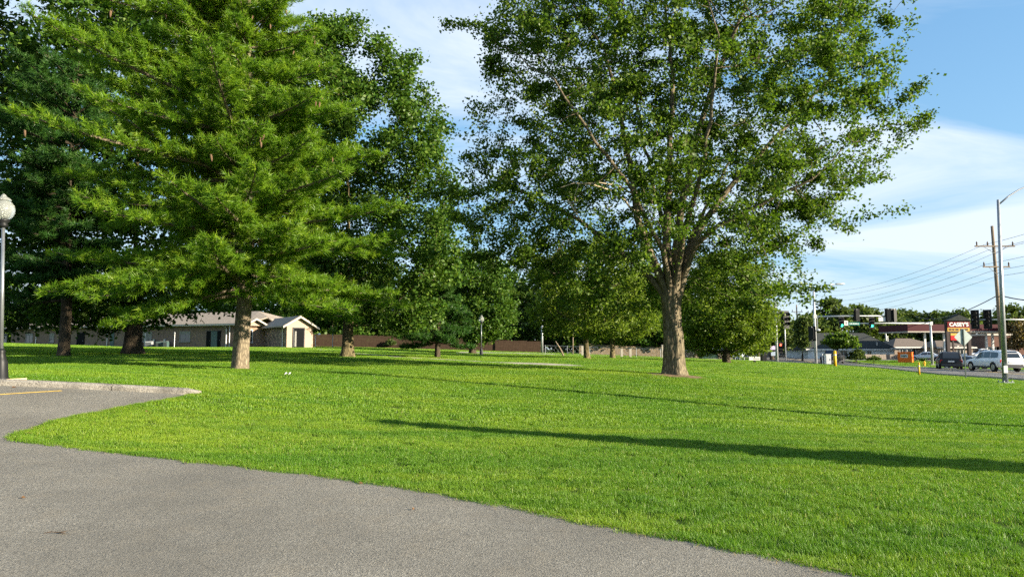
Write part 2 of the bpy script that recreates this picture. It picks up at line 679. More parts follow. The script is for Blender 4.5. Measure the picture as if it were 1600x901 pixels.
# bay line painted on the parking lot
bl0, bl1 = ground(0, 618.0), ground(96, 612.0)
bd = (bl1 - bl0)
nn = Vector((-bd.y, bd.x, 0)).normalized() * 0.055
sheet('bay_line', [bl0 - bd * 1.2 - nn, bl1 - nn], [bl0 - bd * 1.2 + nn, bl1 + nn], 24, 2, M['line_yellow'], 0.028)

# the road on the far side of the lawn
near = [(14, -60), (21, -3), (23.5, 18), (27.6, 38), (30.4, 52), (33.6, 75), (37, 102), (45, 150), (75, 260)]
farl = [(34, -60), (38, -3), (40, 18), (42.5, 38), (44.6, 58), (46.5, 81), (51, 110), (61, 150), (93, 260)]
sheet('road', near, farl, 120, 8, M['road'], 0.02)
# side street across the junction
sheet('side_street', [(-20, 128), (20, 119), (39, 112)], [(-20, 120), (20, 111), (38.5, 104)], 40, 4, M['road'], 0.024)
sheet('side_street', [(51, 111), (75, 112), (140, 116)], [(51, 121), (75, 122), (140, 126)], 40, 4, M['road'], 0.024)


def road_line(off_frac, w, mat, a=0.0, b=1.0, name='lane_line'):
    A, B = interp_line(near, 120), interp_line(farl, 120)
    i0, i1 = int(a * 119), int(b * 119)
    P = [A[i].lerp(B[i], off_frac) for i in range(i0, i1 + 1)]
    Q = [A[i].lerp(B[i], off_frac + w / 16.0) for i in range(i0, i1 + 1)]
    sheet(name, P, Q, len(P), 2, mat, 0.026)


road_line(0.50, 0.12, M['line_yellow'])
road_line(0.517, 0.12, M['line_yellow'])
for k in range(22):
    road_line(0.25, 0.12, M['line_white'], 0.12 + k * 0.03, 0.135 + k * 0.03)
    road_line(0.76, 0.12, M['line_white'], 0.12 + k * 0.03, 0.135 + k * 0.03)


def road_kerb(line, side, a, b):
    P = interp_line(line, 160)
    P = P[int(a * 159):int(b * 159)]
    m = MB()
    vs, fs = [], []
    for i, p in enumerate(P):
        d = (P[min(i + 1, len(P) - 1)] - P[max(i - 1, 0)]).normalized()
        n = Vector((-d.y, d.x, 0)) * side
        z = hz(p.x, p.y)
        for o, q in ((0.0, -0.05), (0.0, 0.13), (0.16, 0.14), (0.16, -0.05)):
            vs.append((p.x + n.x * o, p.y + n.y * o, z + q))
    for i in range(len(P) - 1):
        for j in range(3):
            fs.append((i * 4 + j, i * 4 + j + 1, (i + 1) * 4 + j + 1, (i + 1) * 4 + j))
    m.add(vs, fs)
    tag(m.build('road_kerb', M['conc']), kind='structure')


road_kerb(farl, -1, 0.0, 0.58)
road_kerb(near, 1, 0.0, 0.545)

# concrete walk from the house entrance past the oak to the oval pad
wk = [ground(478, 543.6), ground(500, 546.8), ground(520, 549.5), ground(560, 553.5), ground(620, 558.8), ground(690, 562.5), ground(760, 566.5), ground(800, 568.8)]
wkb = [p + Vector((0.25, 1.25, 0)) for p in wk]
sheet('walk', wk, wkb, 80, 3, M['walk'], 0.035)
oc = ground(842, 569.8)
ring = [(oc.x + 2.45 * math.cos(a), oc.y + 2.2 * math.sin(a)) for a in np.linspace(0, 2 * math.pi, 40)]
sheet('oval_pad', ring[:20], ring[39:19:-1], 20, 6, M['walk'], 0.037)
# pale service drive in front of the wooden fence
sd0 = [ground(700, 551.2), ground(790, 552.2), ground(860, 553.8), ground(884, 555.5)]
sd1 = [Vector((p.x + 0.5, p.y + 7, 0)) for p in sd0]
sheet('service_drive', sd0, sd1, 30, 4, M['walk'], 0.03)
# pavement in front of the houses over the road
sheet('far_pavement', [(48.0, 60), (49.6, 81), (53.0, 102)], [(49.6, 60), (51.2, 81), (54.6, 102)], 30, 3, M['walk'], 0.03)
sheet('forecourt', [(62, 86), (110, 90)], [(66, 150), (130, 150)], 20, 10, M['road'], 0.021)
# ------------------------------------------------------------------ trees
M['leaf_maple'] = leaf_mat('maple_leaf', (0.031, 0.066, 0.010), (0.076, 0.142, 0.018), (0.160, 0.220, 0.030), 0.43, 0.012)
M['leaf_oak'] = leaf_mat('oak_leaf', (0.022, 0.058, 0.008), (0.056, 0.122, 0.015), (0.120, 0.185, 0.026), 0.32, 0.012)
M['leaf_far'] = leaf_mat('far_leaf', (0.040, 0.065, 0.018), (0.080, 0.118, 0.030), (0.130, 0.170, 0.045), 0.3, 0.01)
M['leaf_dark'] = leaf_mat('dark_leaf', (0.018, 0.040, 0.007), (0.042, 0.082, 0.012), (0.085, 0.130, 0.018), 0.30, 0.012)
M['leaf_sunlit'] = leaf_mat('sunlit_leaf', (0.055, 0.095, 0.014), (0.120, 0.185, 0.022), (0.210, 0.265, 0.036), 0.42, 0.012)  # maple leaf tone lightened so these crowns look sunlit
M['leaf_red'] = leaf_mat('reddish_leaf', (0.06, 0.05, 0.02), (0.11, 0.085, 0.03), (0.17, 0.12, 0.04), 0.3, 0.03)
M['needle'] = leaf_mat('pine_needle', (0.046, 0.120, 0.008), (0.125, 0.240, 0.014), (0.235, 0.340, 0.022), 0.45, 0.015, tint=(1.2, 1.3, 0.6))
M['needle_shaded'] = leaf_mat('shaded_pine_needle', (0.014, 0.050, 0.010), (0.036, 0.105, 0.018), (0.080, 0.160, 0.024), 0.35, 0.015)  # needle colour darkened to stand for deep shade on these pines
M['bark_maple'] = bark_mat('maple_bark', (0.032, 0.026, 0.016), (0.215, 0.180, 0.115))
M['bark_oak'] = bark_mat('oak_bark', (0.03, 0.025, 0.013), (0.20, 0.165, 0.085), (8, 8, 1.2))
M['bark_pine'] = bark_mat('pine_bark', (0.05, 0.04, 0.028), (0.26, 0.215, 0.145), (10, 10, 3.0))
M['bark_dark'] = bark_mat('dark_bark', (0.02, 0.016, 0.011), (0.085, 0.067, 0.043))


def colonize(rg, start, attr, step, kill, infl, maxit=160, up=0.0):
    """limbs that grow towards attraction points; start = list of (pos, parent)"""
    N = [np.array(p) for p, _ in start]
    par = [q for _, q in start]
    A = attr.copy()
    nodes = np.array(N)
    d = np.linalg.norm(A[:, None] - nodes[None], axis=2)
    near_i, near_d = d.argmin(1), d.min(1)
    for it in range(maxit):
        ok = near_d < (infl if it > 40 else 1e9)
        if not ok.any():
            break
        dirs = A[ok] - nodes[near_i[ok]]
        dirs /= np.linalg.norm(dirs, axis=1)[:, None] + 1e-9
        acc = np.zeros_like(nodes)
        np.add.at(acc, near_i[ok], dirs)
        idx = np.unique(near_i[ok])
        v = acc[idx]
        v += rg.normal(0, 0.25, v.shape) * np.linalg.norm(v, axis=1)[:, None].clip(0.4, 3)
        v[:, 2] += up
        v /= np.linalg.norm(v, axis=1)[:, None] + 1e-9
        new = nodes[idx] + v * step
        base_n = len(nodes)
        nodes = np.vstack([nodes, new])
        par += list(idx)
        d = np.linalg.norm(A[:, None] - new[None], axis=2)
        nd, ni = d.min(1), d.argmin(1)
        b = nd < near_d
        near_d[b] = nd[b]
        near_i[b] = ni[b] + base_n
        keep = near_d > kill
        A, near_d, near_i = A[keep], near_d[keep], near_i[keep]
        if len(A) == 0:
            break
    return nodes, np.array(par)


def limb_radii(par, tip=0.012, power=2.3):
    n = len(par)
    acc = np.zeros(n)
    kids = np.zeros(n, int)
    for i in range(n - 1, -1, -1):
        if kids[i] == 0:
            acc[i] = tip ** power
        if par[i] >= 0:
            acc[par[i]] += acc[i]
            kids[par[i]] += 1
    return acc ** (1 / power), kids


def limb_mesh(nodes, par, rad, skip=0, rmin=0.0, rmax=9.0):
    """tubes along chains of nodes"""
    n = len(nodes)
    best = {}
    for i in range(n):
        p = par[i]
        if p >= 0 and (p not in best or rad[i] > rad[best[p]]):
            best[p] = i
    m = MB()
    for i in range(n):
        p = par[i]
        if p >= 0 and best[p] == i:
            continue
        idx = [i] if p < 0 else [p, i]
        k = i
        while k in best:
            k = best[k]
            idx.append(k)
        if p < 0:
            idx = [k for k in idx if k >= skip]
            if len(idx) < 2:
                continue
        if rad[idx[1]] < rmin:
            continue
        chain = [nodes[k] for k in idx]
        rr = [rad[k] for k in idx]
        rr[0] = min(rr[1] * 1.15, rr[0]) if p >= 0 else rr[0]
        if len(chain) > 2:
            rr[-1] *= 0.5
        s = 9 if rr[0] > 0.12 else 6 if rr[0] > 0.05 else 4 if rr[0] > 0.02 else 3
        m.tube(chain, [min(r, rmax) for r in rr], s, cap=False)
    return m


def trunk_loft(path, radii, n=40, flare=0.55, flare_h=0.6, lobes=5, seed=0, rough=0.05, fz=0.12):
    """a trunk with root flare, ridges and an uneven girth"""
    rg = random.Random(seed)
    ph = [rg.uniform(0, 6.28) for _ in range(4)]
    path = [Vector(p) for p in path]
    L = [0]
    for a, b in zip(path, path[1:]):
        L.append(L[-1] + (b - a).length)
    rings = max(8, int(L[-1] / fz))
    V, F = [], []
    for i in range(rings + 1):
        s = L[-1] * i / rings
        k = min(max(int(np.searchsorted(L, s)) - 1, 0), len(path) - 2)
        f = (s - L[k]) / max(L[k + 1] - L[k], 1e-9)
        c = path[k].lerp(path[k + 1], f)
        r = radii[k] * (1 - f) + radii[k + 1] * f
        fl = math.exp(-max(s - 0.08, 0) / (flare_h * 0.45)) * flare
        for j in range(n):
            a = 2 * math.pi * j / n
            lob = math.cos(lobes * a + ph[0]) * 0.5 + math.cos((lobes - 2) * a + ph[1]) * 0.5
            q = r * (1 + fl * (0.75 + 0.55 * lob) + 0.05 * math.cos(3 * a + ph[2]) + 0.035 * math.cos(5 * a + ph[3] + s * 0.3))
            nz = mnoise.noise(Vector((math.cos(a) * 9 * r + 3, math.sin(a) * 9 * r, s * 1.1 + seed)))
            nz2 = mnoise.noise(Vector((math.cos(a) * 22 * r, math.sin(a) * 22 * r, s * 2.6 + seed)))
            q += rough * r * (nz * 1.0 + nz2 * 0.9)
            V.append((c.x + q * math.cos(a), c.y + q * math.sin(a), c.z))
    for i in range(rings):
        for j in range(n):
            j2 = (j + 1) % n
            F.append((i * n + j, i * n + j2, (i + 1) * n + j2, (i + 1) * n + j))
    m = MB()
    m.add(V, F)
    return m


def leaves(name, cen, size, rg, mat, parent, normals=None, flat=0.5, var=0.3, aspect=0.8, droop=0.25):
    """one small folded blade per centre"""
    n = len(cen)
    nr_ = rg.normal(0, 1, (n, 3))
    nr_[:, 2] += flat * 2.2
    if normals is not None:
        nr_ += normals * 0.9
    nr_ /= np.linalg.norm(nr_, axis=1)[:, None]
    t = rg.normal(0, 1, (n, 3))
    t[:, 2] -= droop * 2
    t -= nr_ * (t * nr_).sum(1)[:, None]
    t /= np.linalg.norm(t, axis=1)[:, None] + 1e-9
    b = np.cross(nr_, t)
    L = (size * rg.uniform(1 - var, 1 + var, n))[:, None]
    Wd = L * aspect
    p0 = cen - t * L * 0.5
    p1 = cen + b * Wd * 0.5 + t * L * 0.02 + nr_ * L * 0.12
    p2 = cen + t * L * 0.5 - nr_ * L * 0.10
    p3 = cen - b * Wd * 0.5 + t * L * 0.02 + nr_ * L * 0.12
    V = np.stack([p0, p1, p2, p3], 1).reshape(-1, 3)
    F = np.arange(4 * n).reshape(n, 4)
    # colour: from leaf to leaf, with slow drift through the crown
    drift = np.array([mnoise.noise(Vector(c * 0.55)) for c in cen[::12]]).repeat(12)[:n] if n > 24 else np.zeros(n)
    if len(drift) < n:
        drift = np.resize(drift, n)
    v = np.clip(0.5 + 0.22 * rg.normal(0, 1, n) + 0.35 * drift, 0, 1)
    me = np_mesh(name, V, F, v)
    return link(name, me, mat, parent)


def envelope(b, env, Y):
    """rows (py, left px, right px) -> height above base, left and right reach"""
    rows = []
    for py, l, r in env:
        p, q = pt(l, py, Y), pt(r, py, Y)
        rows.append((p.z - b.z, b.x - p.x, q.x - b.x))
    rows.sort()
    return np.array(rows)


def fill_env(rg, rows, n, depth=0.85, shell=0.55, lump=0.35, lump_s=0.35, seed=0.0, dmax=99.0):
    z0, z1 = rows[0, 0], rows[-1, 0]
    out = []
    while len(out) < n:
        z = rg.uniform(z0, z1)
        l, r = np.interp(z, rows[:, 0], rows[:, 1]), np.interp(z, rows[:, 0], rows[:, 2])
        cx_, hw = (r - l) / 2, (r + l) / 2
        if hw <= 0.05:
            continue
        dp = min(hw * depth, dmax)
        a = rg.uniform(0, 2 * math.pi)
        q = math.sqrt(rg.uniform(0, 1))
        if q < shell and rg.uniform() < 0.45:
            continue
        p = np.array([cx_ + q * hw * math.cos(a), q * dp * math.sin(a), z])
        if mnoise.noise(Vector((p[0] * lump_s + seed, p[1] * lump_s, p[2] * lump_s * 1.3))) < -0.35 + lump * rg.uniform(0, 0.7):
            continue
        out.append(p)
    return np.array(out)


def broadleaf(name, label, px, Y, env, seed, bark, leafm, trunk_r=0.4, fork=3.0, n_attr=500, n_leaf=20000, leaf=0.16, spread=0.4,
              step=0.45, depth=0.85, lump=0.35, lean=0.0, flare=0.5, sides=24, dmax=99.0, group=None, tip=0.014, loc=None, twig_min=0.0, flat=0.5, limb_bark=None, cat='tree'):
    rg = np.random.default_rng(seed)
    b = base(px, Y) if loc is None else Vector(loc)
    rows = envelope(b, env, Y) if loc is None else np.array(env)
    root = thing(name, label, cat, b, group=group)
    A = fill_env(rg, rows, n_attr, depth, lump=lump, seed=seed * 1.37, dmax=dmax)
    top = np.array([lean * fork, 0.0, fork])
    ns = max(2, int(fork / step))
    start = []
    for i in range(ns + 1):
        start.append((top * i / ns + np.array([0, 0, -0.15 if i == 0 else 0]), i - 1))
    nodes, par = colonize(rg, start, A, step, step * 1.7, step * 9, up=0.12)
    rad_, kids = limb_radii(par, tip)
    rad_ *= min(1.0, trunk_r / max(rad_[ns], 1e-6)) if rad_[ns] > trunk_r else 1.0
    # trunk as its own loft, limbs as tubes
    path = [Vector(top) * f + Vector((0, 0, -0.15 * (1 - f))) for f in np.linspace(0, 1, 6)]
    rr = [trunk_r * (1.08 - 0.22 * f) for f in np.linspace(0, 1, 6)]
    trunk_loft(path, rr, sides, flare, 0.7, 5, seed).build('trunk', bark, root, smooth=True)
    rad2 = rad_.copy()
    rad2[:ns + 1] = trunk_r * 0.85
    rad2[ns + 1:] = np.minimum(rad2[ns + 1:], trunk_r * 0.62)
    limb_mesh(nodes, par, rad2, skip=ns, rmin=twig_min).build('limbs', limb_bark or bark, root, smooth=True)
    # leaves gather around the thin ends
    ends = np.where((rad_ < tip * 2.6) & (np.arange(len(par)) > ns + 2))[0]
    w = np.where(kids[ends] == 0, 2.0, 1.0)
    pick = rg.choice(ends, n_leaf, p=w / w.sum())
    cen = nodes[pick] + rg.normal(0, spread, (n_leaf, 3)) * np.array([1, 1, 0.55])
    along = nodes[pick] - nodes[par[pick]]
    cen += along / (np.linalg.norm(along, axis=1)[:, None] + 1e-9) * rg.uniform(0, spread * 1.6, n_leaf)[:, None]
    cen = cen[cen[:, 2] > 0.5]
    o = leaves('crown', cen, leaf, rg, leafm, root, flat=flat)
    tag(o, kind='stuff')
    return root


def pine(name, label, px, Y, env, seed, needle, bark, trunk_r=0.3, first=3.0, height=17.0, whorl=0.55, per=5, tuft=0.17, needles=14, nw=0.014, cones=0, group=None, twig=0.34,
         twist=None):
    rg = np.random.default_rng(seed)
    b = base(px, Y)
    rows = envelope(b, env, Y)
    root = thing(name, label, 'tree', b, group=group)
    path = [Vector((0.12 * math.sin(z * 0.3 + seed), 0, z)) for z in np.linspace(-0.15, height, 14)]
    path = [Vector((p.x * min(1, max(p.z, 0) / 3), 0, p.z)) for p in path]
    rr = [trunk_r * (1.05 - 0.97 * f ** 1.1) for f in np.linspace(0, 1, 14)]
    trunk_loft(path, rr, 36, 0.35, 0.55, 6, seed, 0.05).build('trunk', bark, root, smooth=True)
    lm = MB()
    T, D, U = [], [], []          # tuft places, directions
    cone_at = []
    z = first
    while z < height - 0.2:
        k = per + int(rg.integers(0, 2))
        a0 = rg.uniform(0, 6.28)
        for i in range(k):
            a = a0 + 2 * math.pi * i / k + rg.normal(0, 0.22)
            zb = z + rg.uniform(-0.2, 0.25)
            l, r = np.interp(zb, rows[:, 0], rows[:, 1]), np.interp(zb, rows[:, 0], rows[:, 2])
            c = math.cos(a)
            reach = (r if c > 0 else l) * abs(c) + (l + r) / 2 * 0.9 * (1 - abs(c))
            low_ = zb < first + 2.2
            L = reach * (rg.uniform(0.85, 1.12) if low_ else rg.uniform(0.62, 1.06) if rg.uniform() < 0.8 else rg.uniform(0.35, 0.7))
            if L < 0.25:
                continue
            h = np.array([math.cos(a), math.sin(a), 0.0])
            rise = 0.12 + 0.45 * max(0, (zb - first) / (height - first)) ** 1.5 + rg.normal(0, 0.13) - (0.10 if low_ else 0)
            sag = rg.uniform(0.10, 0.20)
            ss = np.linspace(0, 1, max(5, int(L / 0.35)))
            side = np.array([-h[1], h[0], 0])
            bend = rg.normal(0, 0.08)
            P = [np.array([0, 0, zb]) + h * (L * s) + side * (bend * L * s * s) + np.array([0, 0, L * (rise * s - sag * 1.6 * s * s + sag * 1.3 * s ** 3)]) for s in ss]
            br = 0.012 + 0.017 * L ** 0.8
            lm.tube(P, [br * (1 - 0.85 * s) + 0.003 for s in ss], 5, cap=False)
            dens = max(3, int(L / 0.165))
            for q in range(dens):
                s = 0.10 + 0.90 * (q + rg.uniform(0, 0.9)) / dens
                s = min(s, 0.995)
                ki = s * (len(ss) - 1)
                k0 = min(int(ki), len(ss) - 2)
                p = P[k0] + (P[k0 + 1] - P[k0]) * (ki - k0)
                fw = P[k0 + 1] - P[k0]
                fw = fw / np.linalg.norm(fw)
                for sd in (-1, 1):
                    tl = (0.30 + 0.95 * (1 - s) * min(1.4, L * twig)) * rg.uniform(0.55, 1.15) * min(1.0, 0.4 + L / 3)
                    dr = fw * rg.uniform(0.55, 0.95) + side * sd * rg.uniform(0.6, 1.0) + np.array([0, 0, rg.uniform(-0.12, 0.6)])
                    dr /= np.linalg.norm(dr)
                    if tl > 0.25:
                        lm.tube([p, p + dr * tl * 0.9], [0.008, 0.003], 3, cap=False)
                    nt = max(1, int(tl / 0.125))
                    for u in range(nt):
                        f = (u + 1) / nt
                        if f < 0.3 and tl > 0.5:
                            continue
                        T.append(p + dr * tl * f + rg.normal(0, 0.025, 3))
                        D.append(dr * 0.9 + np.array([0, 0, 0.5]) + rg.normal(0, 0.18, 3))
                        if f < 1 and rg.uniform() < 0.5:
                            e = side * rg.choice([-1, 1]) * 0.6 + dr * 0.8 + np.array([0, 0, 0.2])
                            T.append(p + dr * tl * f + e * 0.13)
                            D.append(e + rg.normal(0, 0.15, 3))
            T.append(P[-1])
            D.append((P[-1] - P[-2]) / np.linalg.norm(P[-1] - P[-2]) + np.array([0, 0, 0.3]))
            if zb > height * 0.33 and rg.uniform() < 0.5:
                for _ in range(int(rg.integers(1, 4))):
                    cone_at.append(P[-2] + rg.normal(0, 0.14, 3) + np.array([0, 0, -0.12]))
        z += whorl * rg.uniform(0.85, 1.15)
    lm.build('branches', M['bark_dark'] if needle is M['needle_shaded'] else bark, root)
    T, D = np.array(T), np.array(D)
    D /= np.linalg.norm(D, axis=1)[:, None]
    n = len(T)
    Tn, Dn = np.repeat(T, needles, 0), np.repeat(D, needles, 0)
    m = len(Tn)
    rd = rg.normal(0, 1, (m, 3))
    rd -= Dn * (rd * Dn).sum(1)[:, None]
    rd /= np.linalg.norm(rd, axis=1)[:, None] + 1e-9
    op = rg.uniform(0.35, 1.25, m)[:, None]
    nd = Dn * np.cos(op) + rd * np.sin(op)
    Ln = tuft * rg.uniform(0.75, 1.2, m)[:, None]
    o0 = Tn - Dn * rg.uniform(0, tuft * 0.8, m)[:, None]
    wv = np.cross(nd, rg.normal(0, 1, (m, 3)))
    wv /= np.linalg.norm(wv, axis=1)[:, None] + 1e-9
    tipp = o0 + nd * Ln + np.array([0, 0, -0.02])
    V = np.stack([o0 + wv * nw, tipp, o0 - wv * nw], 1).reshape(-1, 3)
    F = np.arange(3 * m).reshape(m, 3)
    base_v = np.repeat(rg.normal(0.5, 0.2, n), needles)
    v = np.clip(base_v + rg.normal(0, 0.1, m), 0, 1)
    o = link('crown', np_mesh('crown', V, F, v), needle, root)
    tag(o, kind='stuff')
    if cones and cone_at:
        cm = MB()
        cm.lathe([(0.004, 0.0), (0.024, -0.02), (0.030, -0.07), (0.024, -0.13), (0.012, -0.17), (0.003, -0.19)], n=7)
        cme = cm.mesh('pine_cone', True)
        cme.materials.append(M['cone'])
        rg.shuffle(cone_at)
        for p in cone_at[:cones]:
            c = link('pine_cone', cme, None, root)
            c.location = p
            c.rotation_euler = (rg.normal(0, 0.2), rg.normal(0, 0.2), rg.uniform(0, 6))
            k = rg.uniform(0.8, 1.25)
            c.scale = (k, k, k)
    return root


M['cone'] = plain('pine_cone_brown', (0.12, 0.075, 0.042), 0.85, var=0.3, scale=40)
# ------------------------------------------------------------------ the big maple
def big_maple():
    Y, seed = 26.0, 11
    rg = np.random.default_rng(seed)
    b = base(1053, Y)
    root = thing('maple_tree', 'large spreading maple with thick ridged trunk alone on the open lawn', 'tree', b)
    env = [(-170, 960, 1150), (-120, 890, 1230), (-70, 850, 1290), (-20, 810, 1340), (20, 785, 1365), (60, 755, 1385), (100, 755, 1380), (150, 752, 1425), (200, 735, 1395),
           (240, 715, 1400), (300, 710, 1335), (340, 725, 1325), (380, 735, 1275), (420, 780, 1255), (450, 840, 1275), (478, 900, 1180)]
    rows = envelope(b, env, Y)

    def L(px, py, dy):
        p = pt(px, py, Y + dy)
        return np.array([p.x - b.x, p.y - b.y, p.z - b.z])
    stems = [
        [(1040, 452, 0), (1024, 415, -.1), (1003, 365, -.3), (992, 315, -.5), (985, 250, -.8), (968, 170, -1.2), (945, 80, -1.6)],
        [(1046, 440, .2), (1041, 390, .3), (1041, 330, .5), (1046, 240, .9), (1050, 130, 1.2), (1040, 20, 1.5)],
        [(1056, 438, -.15), (1058, 390, -.2), (1064, 330, -.4), (1085, 220, -.8), (1118, 120, -1.2), (1160, 20, -1.5)],
        [(1066, 435, .1), (1074, 405, .15), (1100, 345, .4), (1150, 280, .7), (1220, 205, 1.0), (1300, 120, 1.3)],
        [(1070, 428, -.1), (1084, 388, -.4), (1120, 352, -1.0), (1190, 318, -1.6), (1270, 280, -2.2)],
        [(1034, 455, .1), (1008, 425, .3), (965, 388, .6), (905, 345, 1.0), (830, 305, 1.4), (770, 275, 1.6)],
        [(1050, 430, .3), (1044, 380, 1.0), (1025, 300, 2.4), (1000, 200, 3.6), (980, 90, 4.6)],
        [(1058, 428, -.3), (1068, 370, -1.1), (1090, 290, -2.4), (1110, 190, -3.6), (1120, 80, -4.4)],
        [(1062, 425, .3), (1080, 370, 1.2), (1120, 290, 2.6), (1170, 190, 4.0)],
        [(1044, 430, -.3), (1028, 375, -1.2), (990, 300, -2.4), (930, 220, -3.4), (870, 130, -4.2)],
    ]
    start = [(np.array([0, 0, 0.0]), -1), (L(1052, 492, 0), 0)]
    srad = {0: .36, 1: .3}
    for si, st in enumerate(stems):
        prev = 1
        pts = [L(*q) for q in st]
        r0 = [.17, .19, .18, .165, .12, .135, .12, .12, .11, .11][si]
        for k, p in enumerate(pts):
            a = start[prev][0]
            n = max(1, int(np.linalg.norm(p - a) / 0.5))
            for j in range(1, n + 1):
                q = a + (p - a) * j / n + (rg.normal(0, .025, 3) if 0 < k else 0)
                start.append((q, prev))
                prev = len(start) - 1
                srad[prev] = r0 * (1.15 - 0.85 * (k + j / n) / len(pts))
    A = fill_env(rg, rows, 3500, 0.66, lump=0.72, lump_s=0.5, seed=4.2)
    rr_ = np.hypot(A[:, 0], A[:, 1])
    low = (A[:, 2] < 4.7) & (rr_ < 1.5) | (A[:, 2] < 4.0) & (A[:, 1] < 1.0) & (np.abs(A[:, 0]) < 2.0)
    A = A[~low]
    # sprays that reach out past the rounded outline
    q_ = np.interp(A[:, 2], rows[:, 0], rows[:, 2])
    ql = np.interp(A[:, 2], rows[:, 0], rows[:, 1])
    rim = A[(A[:, 0] > q_ * .8) | (A[:, 0] < -ql * .85)]
    rim = rim[rg.permutation(len(rim))[:70]]
    ex = []
    for p in rim:
        o_ = np.array([np.sign(p[0]) * .85, p[1] * .06, rg.uniform(.0, .6)])
        o_ /= np.linalg.norm(o_)
        for k in range(1, int(rg.integers(2, 5))):
            ex.append(p + o_ * .38 * k)
    A = np.vstack([A, ex])
    nodes, par = colonize(rg, start, A, 0.32, 0.50, 3.2, 140, up=0.05)
    rad_, kids = limb_radii(par, 0.0085, 2.25)
    rad_ = np.minimum(rad_, 0.15)
    rad2 = rad_.copy()
    for i, r in srad.items():
        rad2[i] = max(r, min(rad_[i], r * 1.3))
    rad2[1] = 0.2
    sel = np.arange(1, len(par))
    par2 = par[1:] - 1
    par2[0] = -1
    limb_mesh(nodes, par, rad2, skip=1).build('limbs', M['bark_maple'], root, smooth=True)
    zf = L(1052, 458, 0)[2]
    path = [Vector((0, 0, -0.15)), Vector((0.0, 0, zf * .3)), Vector((-.03, 0, zf * .6)), Vector((-.06, 0, zf * .85)), Vector((-.05, 0, zf)), Vector((-.04, 0, zf + .35)), Vector((-.02, 0, zf + .62))]
    m = trunk_loft(path, [.385, .35, .335, .35, .345, .26, .08], 72, .62, .62, 6, 5, .13, .06)
    m.build('trunk', M['bark_maple'], root, smooth=True)
    # bare grey branches that arch out on the left
    dm = MB()
    dead = [[(1000, 337, -1.4), (985, 325, -2.0), (976, 312, -2.3), (955, 298, -2.6), (925, 288, -2.9), (897, 286, -3.1), (876, 293, -3.3)],
            [(987, 302, -2.2), (965, 290, -2.6), (935, 285, -2.9), (905, 287, -3.1)],
            [(887, 312, -3.0), (900, 333, -2.9), (917, 356, -2.7)], [(905, 287, -3.1), (898, 305, -3.0), (900, 330, -2.9)]]
    for k, d_ in enumerate(dead):
        dm.tube([L(*q) for q in d_], list(np.linspace([.05, .03, .032, .012][k], .012, len(d_))), 6)
    dm.build('dead_branch', plain('bare_grey_branch', (0.36, 0.30, 0.20), 0.85, var=.2), root, smooth=True)
    ends = np.where((rad_ < 0.021) & (np.arange(len(par)) >= len(start)))[0]
    n = 230000
    w = np.where(kids[ends] == 0, 3.0, .6) * np.clip(rg.gamma(1.3, 1, len(ends)), .1, 2.6)
    pick = rg.choice(ends, n, p=w / w.sum())
    cen = nodes[pick] + rg.normal(0, .15, (n, 3)) * np.array([1, 1, .6])
    al = nodes[pick] - nodes[par[pick]]
    al /= np.linalg.norm(al, axis=1)[:, None] + 1e-9
    Lend = (.45 + rg.gamma(1.3, .32, len(nodes)))[pick]
    al[:, 2] += .15
    cen += al * (rg.uniform(0, 1, n) * Lend)[:, None]
    cen[:, 2] -= rg.uniform(0, .12, n)
    tag(leaves('crown', cen, .112, rg, M['leaf_maple'], root, flat=.45), kind='stuff')
    # bare soil over the roots
    sp = MB()
    vs = [(0, 0, 0.0)]
    for k in range(40):
        a = 2 * math.pi * k / 40
        r = 1.15 + .35 * mnoise.noise(Vector((math.cos(a) * 2, math.sin(a) * 2, 3)))
        vs.append((r * math.cos(a), r * math.sin(a), 0))
    vs = [(x, y, hz(b.x + x, b.y + y) - b.z + (0.09 if i == 0 else 0.03)) for i, (x, y, _) in enumerate(vs)]
    sp.add(vs, [(0, 1 + k, 1 + (k + 1) % 40) for k in range(40)])
    sp.build('root_soil', M['dirt'], root, smooth=True)
    return root


big_maple()

# ------------------------------------------------------------------ the other trees
pine('pine_tree', 'tall bright green pine with pruned grey trunk in front of the brick building', 375, 23.0,
     [(-260, 370, 385), (-200, 330, 410), (-120, 280, 430), (-40, 200, 450), (40, 150, 480), (100, 120, 510), (160, 85, 545), (210, 60, 570), (280, 75, 605), (340, 85, 620), (390, 120, 630),
      (430, 150, 640), (470, 190, 655)], 7, M['needle'], M['bark_pine'], trunk_r=.25, first=2.6, height=17.6, whorl=.50, per=6, cones=90, tuft=.21, needles=18, nw=.0105)
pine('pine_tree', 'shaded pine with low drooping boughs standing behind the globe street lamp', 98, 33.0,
     [(70, 88, 108), (110, 40, 150), (170, -20, 180), (240, -80, 215), (340, -100, 215), (420, -90, 195), (470, -40, 190)], 21, M['needle_shaded'], M['bark_dark'], trunk_r=.24, first=2.8,
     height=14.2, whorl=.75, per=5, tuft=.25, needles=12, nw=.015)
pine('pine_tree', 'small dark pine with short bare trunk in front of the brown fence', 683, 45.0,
     [(330, 678, 690), (390, 650, 715), (440, 630, 728), (490, 618, 735), (530, 612, 735)], 33, M['needle_shaded'], M['bark_dark'], trunk_r=.17, first=1.15, height=9.2, whorl=.5, per=6, tuft=.24, needles=12, nw=.015)

